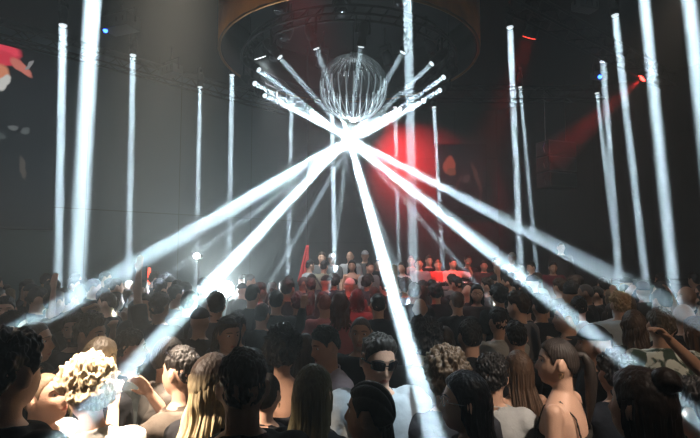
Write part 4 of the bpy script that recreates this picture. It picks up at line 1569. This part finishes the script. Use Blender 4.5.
P('woman with long mousy hair glowing greenish beside the man in sunglasses', 313, 394, h=1.60, yaw=-20, fem=True, q=1, hair='long', hc=(0.12, 0.10, 0.05), hairlen=0.36, tc=BLACK_C, Y=2.08)
P('older man with thin grey hair just behind the man in sunglasses', 361, 334, h=1.76, yaw=172, q=1, sk=TAN, hair='buzz', hc=(0.12, 0.11, 0.10), tc=BLACK_C, Y=3.35)
P('woman with sunglasses on her dark hair tilting toward the camera side', 228, 334, h=1.66, yaw=-138, hp=-10, fem=True, q=1, sk=TAN, hair='bob', hc=DBR, tc=BLACK_C, extras=('shades_up',), Y=3.3)
P('man with short light brown curls behind the woman in glasses', 447, 379, h=1.68, yaw=-5, q=1, hair='curly', hc=(0.09, 0.055, 0.03), tc=(0.03, 0.03, 0.035), Y=2.3)
P('woman with pale framed glasses and glossy straight black hair in profile', 466, 403, h=1.62, yaw=78, fem=True, q=1, sk=LIGHT, hair='long', hc=(0.012, 0.012, 0.014), hgloss=0.35, hairlen=0.30, tc=BLACK_C, extras=('glasses',), Y=1.92)
P('man in a grey white shirt with straight black hair, back turned', 492, 378, h=1.69, yaw=-14, q=1, hair='messy', hc=BLK, top='long', tc=(0.33, 0.34, 0.34), Y=2.55)
P('woman with long straight brown hair and bare shoulders, back turned', 519, 370, h=1.66, yaw=12, fem=True, q=1, sk=TAN, hair='long', hc=(0.085, 0.048, 0.028), hairlen=0.30, top='strap', tc=(0.05, 0.03, 0.02), Y=2.92)
P('woman with a slicked back ponytail and bare back in profile', 558, 363, h=1.68, yaw=48, hy=22, fem=True, q=1, sk=LIGHT, hair='tail', hc=(0.03, 0.022, 0.018), top='strap', tc=(0.02, 0.018, 0.016), Y=2.42, extras=('earring',))
P('person in a dark navy sleeve with a hand raised to the ponytail woman', 614, 376, h=1.60, yaw=-2, q=1, sk=LIGHT, hair='messy', hc=BLK, fem=True, top='long', tc=(0.010, 0.013, 0.020), L='bent', Y=2.6)
P('person with a big dark loose bun nearest the camera on the dark side', 642, 408, h=1.66, yaw=30, fem=True, q=1, sk=TAN, hair='halfbun', hc=(0.025, 0.014, 0.009), hairlen=0.12, top='jacket', tc=BLACK_C, Y=1.60)
P('dark haired man cropped by the frame edge beyond the big bun', 698, 412, h=1.66, yaw=25, q=1, sk=TAN, hair='messy', hc=BLK, top='long', tc=BLACK_C, Y=1.95)
P('man reaching one bare arm diagonally across the crowd', 788, 348, h=1.74, yaw=0, q=1, sk=LIGHT, hair='short', hc=DBR, tc=BLACK_C, L=((0.80, 0.50, 0.18), (0.68, 0.05, 0.72), (0.3, -0.2, -1), 0.5), Y=2.75)
P('dancer stretching a bare forearm toward the big dark bun', 594, 345, h=1.72, yaw=70, q=1, sk=TAN, hair='cap', hc=(0.012, 0.012, 0.014), tc=BLACK_C, Y=2.95, L=((0.2, -0.3, -0.7), (0.6, -0.5, 0.2), (0, 0, -1), 0.3))
# --- left group
P('smiling man with a round face at the frame edge by the grey wall', 5, 311, h=1.72, yaw=-148, q=1, sk=LIGHT, hair='short', hc=BLK, tc=BLACK_C, Y=4.3)
P('dancer in a black sleeve stretching an arm out in the broad soft beam', 12, 330, h=1.76, yaw=-60, q=2, hair='short', hc=BLK, top='long', tc=BLACK_C, L=((0.0, 0.75, 0.55), (0.0, 0.85, 0.45), (0, 0, -1), 0.9), Y=3.3)
P('bald man in profile behind the nearest black figure', 33, 343, h=1.70, yaw=-78, q=1, sk=TAN, hair='buzz', hc=(0.05, 0.035, 0.028), tc=BLACK_C, Y=2.75)
P('man with a moustache in the shadow of the broad soft beam', 75, 330, h=1.74, yaw=-168, q=1, sk=TAN, hair='short', hc=BLK, tc=(0.02, 0.02, 0.025), Y=3.55, stubble=True)
P('man in a mauve T-shirt with thick dark hair', 91, 336, h=1.68, yaw=-100, q=1, sk=LIGHT, hair='messy', hc=BLK, tc=(0.30, 0.20, 0.27), Y=3.05)
P('woman with dull blond straight hair in front of the mauve T-shirt', 100, 361, h=1.62, yaw=-12, fem=True, q=1, hair='long', hc=(0.26, 0.19, 0.09), root=(0.05, 0.035, 0.02), hairlen=0.24, tc=BLACK_C, Y=2.6)
P('man in a dark grey green T-shirt with black hair and bare neck', 130, 350, h=1.72, yaw=-52, q=1, sk=LIGHT, hair='fade', hc=BLK, tc=(0.075, 0.085, 0.085), Y=2.95)
P('young man with dark hair leaning toward the beam by the grey wall', 107, 304, h=1.72, yaw=95, q=2, sk=LIGHT, hair='short', hc=DBR, tc=BLACK_C, Y=5.2)
P('dancer with a hand over the brow near the grey wall', 144, 306, h=1.70, yaw=-165, q=2, sk=TAN, hair='short', hc=BLK, tc=BLACK_C, R='bent', Y=5.0)
P('dancer with both palms raised near the grey wall', 160, 308, h=1.70, yaw=-10, q=2, sk=TAN, hair='messy', hc=DBR, tc=BLACK_C, L='up', Y=4.5)
P('man in a dark baseball cap below the bright floodlight', 200, 322, h=1.72, yaw=-10, q=2, hair='cap', hc=(0.015, 0.015, 0.018), tc=BLACK_C, Y=4.1)
P('tall dancer with a dark hat in front of the tall stand floodlight', 203, 287, h=1.84, yaw=-165, q=2, hair='beanie', hc=(0.05, 0.05, 0.06), tc=(0.2, 0.2, 0.21), Y=7.2)
P('woman in a grey patterned shirt beside the man with clasped hands', 168, 358, h=1.60, yaw=-40, fem=True, q=1, hair='slick', hc=BLK, top='tee', top_m=camo((0.09, 0.08, 0.07), (0.17, 0.15, 0.13)), Y=2.75)
# --- middle of the crowd
P('dancer with a dark sleeved arm raised high, hand lit red', 262, 316, h=1.74, yaw=-12, q=2, hair='short', hc=BLK, top='long', tc=BLACK_C, R=((0.35, 0.4, 0.1), (0.12, 0.1, 1), (0, 1, 0), 0.5), Y=4.8)
P('red haired dancer glowing under the red light near the raised arm', 298, 304, h=1.72, yaw=0, q=2, hair='messy', hc=(0.10, 0.03, 0.03), top='jacket', tc=(0.02, 0.01, 0.012), Y=5.6)  # red light painted into the hair colour
P('shaven headed man in a T-shirt lit bright red', 325, 305, h=1.70, yaw=5, q=2, sk=LIGHT, hair='buzz', hc=(0.3, 0.12, 0.09), tc=(0.60, 0.25, 0.25), Y=5.2)  # red light painted into scalp and T-shirt colours
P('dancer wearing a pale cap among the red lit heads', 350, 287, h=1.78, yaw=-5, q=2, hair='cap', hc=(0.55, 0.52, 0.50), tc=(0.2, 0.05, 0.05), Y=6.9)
P('woman with wavy hair turned auburn by the red light', 340, 306, h=1.66, yaw=8, fem=True, q=2, hair='long', hc=(0.09, 0.03, 0.02), hairlen=0.2, wavy=0.008, tc=(0.35, 0.10, 0.10), Y=4.6)  # auburn cast of the red light painted into the hair
P('dancer with red tinted bob hair below the stage guests', 357, 299, h=1.70, yaw=-8, fem=True, q=2, hair='bob', hc=(0.12, 0.03, 0.03), tc=(0.3, 0.08, 0.09), Y=5.9)  # hair colour carries the red light
P('man with a broad back in black under the red light', 378, 306, h=1.76, yaw=5, q=2, hair='short', hc=BLK, top='jacket', tc=BLACK_C, Y=5.0)
P('woman in a pink top beside the wide beam', 392, 306, h=1.64, yaw=-15, fem=True, q=2, hair='long', hc=DBR, tc=(0.45, 0.14, 0.17), Y=5.6)
P('dancer with a red lit hand raised before the booth', 420, 309, h=1.70, yaw=0, q=2, hair='bald', hc=DBR, sk=TAN, tc=(0.02, 0.01, 0.01), L='up', Y=5.1)
P('dark haired dancer wearing headphones before the booth', 436, 294, h=1.74, yaw=-4, q=2, hair='messy', hc=BLK, top='jacket', tc=BLACK_C, extras=('headphones',), Y=6.3)
P('man with a brown crop standing in front of the DJ booth', 457, 303, h=1.74, yaw=6, q=2, hair='short', hc=(0.10, 0.05, 0.03), top='long', tc=BLACK_C, Y=5.4)
P('shaven headed man with an orange glow on the scalp', 468, 293, h=1.72, yaw=-6, q=2, sk=LIGHT, hair='bald', hc=DBR, tc=(0.03, 0.02, 0.02), Y=6.8)
P('woman with glasses turned back toward the camera near the booth', 477, 294, h=1.66, yaw=170, fem=True, q=2, sk=LIGHT, hair='long', hc=BLK, tc=(0.04, 0.03, 0.03), extras=('glasses',), Y=6.15)
P('dancer with thick black hair beyond the booth corner', 499, 297, h=1.74, yaw=2, q=2, hair='curly', hc=BLK, tc=BLACK_C, Y=5.8)
P('man with large dark bushy hair beside the foot of the wide beam', 425, 342, h=1.74, yaw=-6, q=1, hair='curly', hc=(0.016, 0.018, 0.022), tc=(0.015, 0.02, 0.025), Y=3.0)
P('dark dressed dancer standing between the wide beam and the white shirt', 470, 338, h=1.74, yaw=5, q=1, hair='short', hc=BLK, top='jacket', tc=BLACK_C, Y=3.3)
P('man in a pale grey T-shirt with black hair, mid crowd, back turned', 499, 323, h=1.74, yaw=10, q=1, hair='fade', hc=BLK, tc=(0.36, 0.37, 0.36), Y=3.9)
P('dancer with a raised fist and a steel wristwatch', 516, 338, h=1.74, yaw=-5, q=1, sk=LIGHT, hair='short', hc=BLK, top='tee', tc=BLACK_C, R=((0.3, 0.5, -0.35), (0.12, 0.1, 1), (0, 1, 0), 1.3), extras=('watch',), Y=3.5)
P('man in profile with black hair under the slanting beam', 566, 319, h=1.76, yaw=75, q=1, sk=LIGHT, hair='short', hc=BLK, tc=BLACK_C, Y=4.0)
P('slim man in profile wearing black under the slanting beam', 600, 346, h=1.70, yaw=62, q=1, sk=TAN, hair='fade', hc=BLK, top='tee', tc=BLACK_C, Y=3.45)
P('blond man in a light blue T-shirt seen from behind', 620, 306, h=1.72, yaw=-12, q=1, sk=LIGHT, hair='messy', hc=(0.42, 0.28, 0.14), tc=(0.45, 0.54, 0.60), Y=4.7)
P('dancer in a white sleeve raising one open hand', 579, 308, h=1.72, yaw=-10, q=1, sk=LIGHT, hair='short', hc=BLK, top='long', tc=WHITE_C, R=((0.55, 0.2, 0.12), (-0.12, 0.15, 1), (0, 1, 0.1), 0.15), Y=5.0)
P('dancer in a dark beanie in front of the railing', 643, 292, h=1.80, yaw=0, q=2, hair='beanie', hc=(0.02, 0.02, 0.022), top='jacket', tc=(0.03, 0.03, 0.03), Y=6.4)
P('dancer in a green and white tie dye T-shirt, back turned', 661, 327, h=1.70, yaw=-14, q=1, sk=LIGHT, hair='short', hc=(0.08, 0.06, 0.04), top_m=camo((0.04, 0.08, 0.06), (0.85, 0.95, 0.90)), Y=3.3)
P('dancer clapping both hands above the head near the railing', 662, 302, h=1.72, yaw=6, q=2, sk=LIGHT, hair='short', hc=BLK, tc=BLACK_C, L=((0.5, 0.6, 0.05), (-0.45, -0.1, 1), (-1, 0.3, 0), 0.2), R=((0.5, 0.6, 0.05), (-0.45, -0.1, 1), (-1, 0.3, 0), 0.2), Y=4.9)
P('bald man in profile looking over the crowd beside the railing', 687, 297, h=1.76, yaw=78, q=1, sk=LIGHT, hair='bald', hc=BLK, tc=BLACK_C, Y=5.45)
P('dancer with a shiny shaved head and a hand held up beside it', 684, 318, h=1.68, yaw=-6, q=1, sk=LIGHT, hair='bald', hc=BLK, tc=BLACK_C, L=((0.3, 0.4, -0.35), (0.0, 0.1, 1), (0, 1, 0), 0.15), Y=4.0)
P('woman with brown hair and hands raised at the frame edge by the railing', 697, 334, h=1.66, yaw=12, fem=True, q=1, sk=LIGHT, hair='long', hc=(0.12, 0.06, 0.03), tc=(0.10, 0.04, 0.02), L='bent', Y=3.45)
P('woman with wavy brown hair between the blond man and the tie dye shirt', 634, 326, h=1.64, yaw=-12, fem=True, q=1, hair='long', hc=(0.07, 0.04, 0.025), wavy=0.008, tc=BLACK_C, Y=3.75)


def S(label, px, py, Y, **k):
    k.setdefault('stand', STAGE_Z)
    return P(label, px, py, Y=Y, q=2, **k)


# --- on the stage
S('man in a pale grey sweater standing on the stage beside the red drape', 310, 266, 9.6, yaw=-60, hair='short', hc=BLK, top='long', tc=(0.30, 0.32, 0.33))
S('guest in an olive jacket with a black bag strap across the back', 324, 267, 9.15, yaw=-14, hair='short', hc=BLK, top='jacket', tc=(0.19, 0.20, 0.15), extras=('strap',))
S('guest with a light face between the sweater and the bag strap', 322, 258, 10.4, yaw=170, hair='short', hc=DBR, tc=(0.1, 0.1, 0.1))
S('dark haired guest with a cap beside the bright vertical beam', 332, 259, 10.9, yaw=150, hair='cap', hc=(0.3, 0.3, 0.3), tc=(0.12, 0.12, 0.12))
S('bald guest lit white behind the woman in the black top', 350, 257, 10.9, yaw=165, sk=LIGHT, hair='bald', hc=BLK, tc=(0.4, 0.4, 0.4))
S('woman with long dark hair in a black strap top on the stage', 352, 266, 9.5, yaw=175, fem=True, sk=TAN, hair='long', hc=BLK, top='strap', tc=BLACK_C)
S('guest in a white cap at the back of the stage', 365, 256, 11.0, yaw=175, hair='cap', hc=(0.6, 0.6, 0.6), tc=(0.15, 0.15, 0.15))
S('dark haired guest in a grey T-shirt bending on the stage', 370, 268, 9.3, yaw=-150, hair='short', hc=BLK, tc=(0.24, 0.25, 0.25), lean=0.1)
S('guest in black behind the wide beam on the stage', 379, 264, 10.3, yaw=160, hair='short', hc=BLK, tc=BLACK_C)
S('guest in a white top standing beside the broad vertical beam', 402, 268, 9.4, yaw=150, fem=True, hair='long', hc=BLK, tc=(0.5, 0.45, 0.45))
S('pale haired guest in light grey at the back beside the booth', 411, 261, 10.8, yaw=170, hair='buzz', hc=GREY, tc=(0.3, 0.3, 0.3))
S('guest in a grey blue T-shirt watching beside the booth', 419, 264, 10.0, yaw=175, hair='short', hc=BLK, tc=(0.20, 0.22, 0.24))
S('guest in a black T-shirt over the DJ shoulder', 429, 261, 10.9, yaw=-170, hair='short', hc=DBR, tc=BLACK_C)
S('DJ with a shaved head in a red T-shirt behind the booth', 438, 265, 10.35, yaw=172, hp=-14, sk=LIGHT, hair='buzz', hc=(0.2, 0.1, 0.07), tc=(0.62, 0.06, 0.05), L='waist', R='waist')
S('bearded man in a white T-shirt glowing red with one arm raised', 453, 264, 10.3, yaw=-172, sk=LIGHT, hair='short', hc=BLK, tc=(0.68, 0.45, 0.42), L=((0.9, 0.1, -0.15), (-0.45, 0.2, 0.8), (0, 1, 0), 0.8))  # white T-shirt with the red light painted into its colour
S('dark haired guest behind the man with the raised arm', 468, 261, 11.0, yaw=-170, hair='short', hc=BLK, tc=(0.04, 0.02, 0.02))
S('guest in a dark blazer over a white shirt at the booth corner', 484, 266, 10.2, yaw=175, hair='short', hc=BLK, top='jacket', tc=(0.05, 0.03, 0.03))
S('guest in black beside the dark blazer', 496, 263, 10.6, yaw=170, hair='short', hc=BLK, top='jacket', tc=(0.02, 0.015, 0.015))
S('guest in a pale cap and yellowish T-shirt at the edge of the stage', 512, 258, 10.9, yaw=150, hair='cap', hc=(0.5, 0.5, 0.45), tc=(0.35, 0.33, 0.2))
S('tall guest in a yellowish patterned shirt below the pale cap', 516, 270, 9.2, yaw=-20, hair='short', hc=DBR, top_m=camo((0.16, 0.15, 0.06), (0.36, 0.33, 0.2)))
S('guest lit from the side between the two vertical beams', 531, 268, 9.4, yaw=110, sk=LIGHT, hair='short', hc=BLK, tc=(0.25, 0.24, 0.23))
S('guest in a dark red shirt near the high table', 553, 268, 9.3, yaw=170, sk=TAN, hair='short', hc=BLK, top='jacket', tc=(0.12, 0.02, 0.03))
S('man standing tall on the side riser above the slanting beams', 561, 248, 10.4, yaw=175, sk=LIGHT, hair='buzz', hc=DBR, top='long', tc=(0.06, 0.05, 0.05), stand=0.6)

# --- the packed dance floor: kinds of dancers, each copied
FAR = (0, -8, 0)
KINDS = [
    ('dancer in a black T-shirt', dict(h=1.76, hair='short', hc=BLK, tc=BLACK_C), 'dancers in black T-shirts in the packed crowd'),
    ('dancer with curly dark hair', dict(h=1.74, hair='curly', hc=BLK, tc=(0.03, 0.03, 0.035)), 'curly haired dancers in the packed crowd'),
    ('woman with long dark hair', dict(h=1.64, fem=True, hair='long', hc=DBR, top='strap', tc=BLACK_C), 'long dark haired women in the packed crowd'),
    ('dancer in a dark jacket', dict(h=1.78, hair='fade', hc=BLK, top='jacket', tc=(0.015, 0.015, 0.018)), 'dancers in dark jackets in the packed crowd'),
    ('messy haired dancer in grey', dict(h=1.75, hair='messy', hc=DBR, tc=(0.12, 0.12, 0.13)), 'dancers in grey T-shirts in the packed crowd'),
    ('woman with light brown hair', dict(h=1.63, fem=True, hair='long', hc=(0.13, 0.08, 0.04), tc=(0.04, 0.03, 0.03)), 'light brown haired women in the packed crowd'),
    ('dancer in a black cap', dict(h=1.76, hair='cap', hc=(0.012, 0.012, 0.014), tc=BLACK_C), 'dancers in black caps in the packed crowd'),
    ('woman with a dark hair bun', dict(h=1.64, fem=True, hair='bun', hc=BLK, top='tee', tc=(0.05, 0.05, 0.055)), 'women with hair buns in the packed crowd'),
    ('dancer in a white T-shirt', dict(h=1.76, hair='short', hc=DBR, tc=(0.45, 0.46, 0.47)), 'dancers in white T-shirts in the packed crowd'),
    ('dancer with one arm straight up', dict(h=1.74, hair='short', hc=BLK, tc=BLACK_C, R='up'), 'dancers with an arm up in the packed crowd'),
    ('woman waving one bent arm', dict(h=1.72, fem=True, hair='bob', hc=BLK, tc=BLACK_C, L='upwide'), 'women waving in the packed crowd'),
    ('close cropped dancer in black', dict(h=1.76, hair='buzz', hc=(0.05, 0.04, 0.035), tc=BLACK_C), 'close cropped dancers in the packed crowd'),
]
ANCHOR = {  # head pixel of a singled-out person -> short name
    (378, 361): 'the man in sunglasses', (88, 394): 'the curly blond dancer', (181, 373): 'the man with clasped hands', (212, 384): 'the long haired blonde',
    (283, 352): 'the bare shouldered curly haired woman', (326, 346): 'the man in pale pink', (361, 334): 'the grey haired man', (228, 334): 'the woman with sunglasses on her hair',
    (447, 379): 'the light brown curls', (492, 378): 'the grey white shirt', (519, 370): 'the long straight brown hair', (558, 363): 'the ponytail woman',
    (642, 408): 'the big dark bun', (5, 311): 'the smiling man at the edge', (33, 343): 'the bald man in profile', (75, 330): 'the man with a moustache',
    (91, 336): 'the mauve T-shirt', (100, 361): 'the dull blond woman', (130, 350): 'the grey green T-shirt', (144, 306): 'the dancer with hand on brow',
    (160, 308): 'the raised palms', (200, 322): 'the baseball cap under the floodlight', (203, 287): 'the tall dancer with a hat', (262, 316): 'the raised black sleeve',
    (298, 304): 'the red lit dancer', (325, 305): 'the shaven man lit red', (350, 287): 'the pale cap', (340, 306): 'the reddened waves', (378, 306): 'the broad black back',
    (392, 306): 'the pink top', (420, 309): 'the red lit raised hand', (436, 294): 'the headphones', (457, 303): 'the brown crop by the booth', (477, 294): 'the woman in glasses by the booth',
    (499, 297): 'the thick black hair by the booth', (425, 342): 'the large bushy hair', (499, 323): 'the pale grey T-shirt', (516, 338): 'the raised fist with watch',
    (566, 319): 'the man in profile under the beam', (600, 346): 'the slim man in profile', (620, 306): 'the blond man in light blue', (579, 308): 'the white sleeved open hand',
    (643, 292): 'the dark beanie', (661, 327): 'the tie dye shirt', (687, 297): 'the bald man by the railing', (684, 318): 'the shiny shaved head', (634, 326): 'the wavy brown hair',
}
depth_of = {}
for a in ANCHOR:
    near_ = min(heads, key=lambda q_: (q_[0] - a[0]) ** 2 + (q_[1] - a[1]) ** 2)
    if (near_[0] - a[0]) ** 2 + (near_[1] - a[1]) ** 2 > 30:
        print('ANCHOR OFF', a)
    depth_of[a] = near_[3]
taken = set()


def name_by_neighbour(kind, px, py, y):
    order = sorted(ANCHOR, key=lambda a: (a[0] - px) ** 2 + ((a[1] - py) * 1.6) ** 2)
    for lvl in range(3):
        for a in order[:5 + 6 * lvl]:
            dY = y - depth_of[a]
            dx = (px - a[0])
            if lvl == 0:
                rel = ('behind' if dY > 0 else 'in front of') if abs(dx) < 22 else 'beside'
            elif lvl == 1:
                rel = ('just behind and towards the railing from' if dY > 0 else 'in front and towards the railing from') if dx > 0 else ('just behind and towards the grey wall from' if dY > 0 else 'in front and towards the grey wall from')
            else:
                rel = ('further back, on the railing side of' if dY > 0 else 'nearer, on the railing side of') if dx > 0 else ('further back, on the grey wall side of' if dY > 0 else 'nearer, on the grey wall side of')
            lab = kind + ' ' + rel + ' ' + ANCHOR[a]
            if lab not in taken and len(lab.replace('-', ' ').split()) <= 17:
                taken.add(lab)
                return lab
    print('LABEL RAN OUT', kind, px, py)
    return kind + ' in the packed crowd'


protos = []
for i, (lab, kw, grp) in enumerate(KINDS):
    o = person(lab, loc=FAR, q=2, seed=3.7 * i + 1, sk=(TAN, LIGHT, BROWN)[i % 3], **kw)
    protos.append(o)
used = [False] * len(KINDS)
rnd = random.Random(21)
count = 0
tries = 0
weights = [16, 8, 12, 12, 8, 6, 5, 6, 3, 1.3, 1.2, 2]
SMALL_SPACE = 0.40
while tries < 9000 and count < 175:
    tries += 1
    y = rnd.uniform(2.9, 8.6)
    if rnd.random() > (y / 8.6) ** 0.6 + 0.15:
        continue
    x = rnd.uniform(-0.80 * y, 0.80 * y)
    if x > 3.4 and x < 5.1 and y > 7.7 or (y > 8.3 and x > 4):
        continue
    if x + y > 16.6 or x - y < -13.6:
        continue
    if any((x - a) ** 2 + (y - b) ** 2 < SMALL_SPACE ** 2 for a, b in placed):
        continue
    if (x - lc.x) ** 2 + (y - lc.y) ** 2 < 0.12 or any((x - a.x) ** 2 + (y - a.y) ** 2 < 0.2 for a in [at(212, 292, 8.6), at(197, 255, 9.3)]):
        continue
    # keep clear of what must stay in view
    px = 350 + F * x / y
    hz_ = 1.63
    py = 250 + F * (CAMH - hz_) / y
    rad = F * 0.15 / y
    bad = False
    for (hx, hy_, hr_, hY) in heads:
        if hY > y + 0.05:
            if (px - hx) ** 2 + (py - hy_) ** 2 < (rad * 0.75 + hr_ * 0.75) ** 2:
                bad = True
                break
            if abs(px - hx) < rad * 1.0 and py < hy_ + 2:
                bad = True
                break
    if bad:
        continue
    k = rnd.choices(range(len(KINDS)), weights)[0]
    yaw = rnd.gauss(0, 26) + math.degrees(math.atan2(x - 1.0, 10.5 - y)) * 0.8
    turned = rnd.random() < 0.10
    if turned:
        yaw += rnd.choice((90, -90, 180))
    lab = name_by_neighbour(KINDS[k][0], px, py, y)
    src = protos[k]
    grp = KINDS[k][2]
    if not used[k]:
        used[k] = True
        src.location = (x, y, 0)
        src.rotation_euler = (0, 0, math.radians(yaw))
        tag(src, lab, 'person', grp)
    else:
        copy_person(src, (x, y, 0), yaw, rnd.uniform(0.95, 1.03), lab, grp)
    placed.append((x, y))
    count += 1
for o, u in zip(protos, used):
    if not u:
        for c in list(o.children):
            bpy.data.objects.remove(c)
        bpy.data.objects.remove(o)
print('FILLERS', count, 'tries', tries)
pl_ = placed
for i in range(len(pl_)):
    for j in range(i):
        d_2 = math.hypot(pl_[i][0] - pl_[j][0], pl_[i][1] - pl_[j][1])
        if d_2 < 0.33:
            print('CLOSE', i, j, round(d_2, 2), [round(v, 2) for v in pl_[i] + pl_[j]])
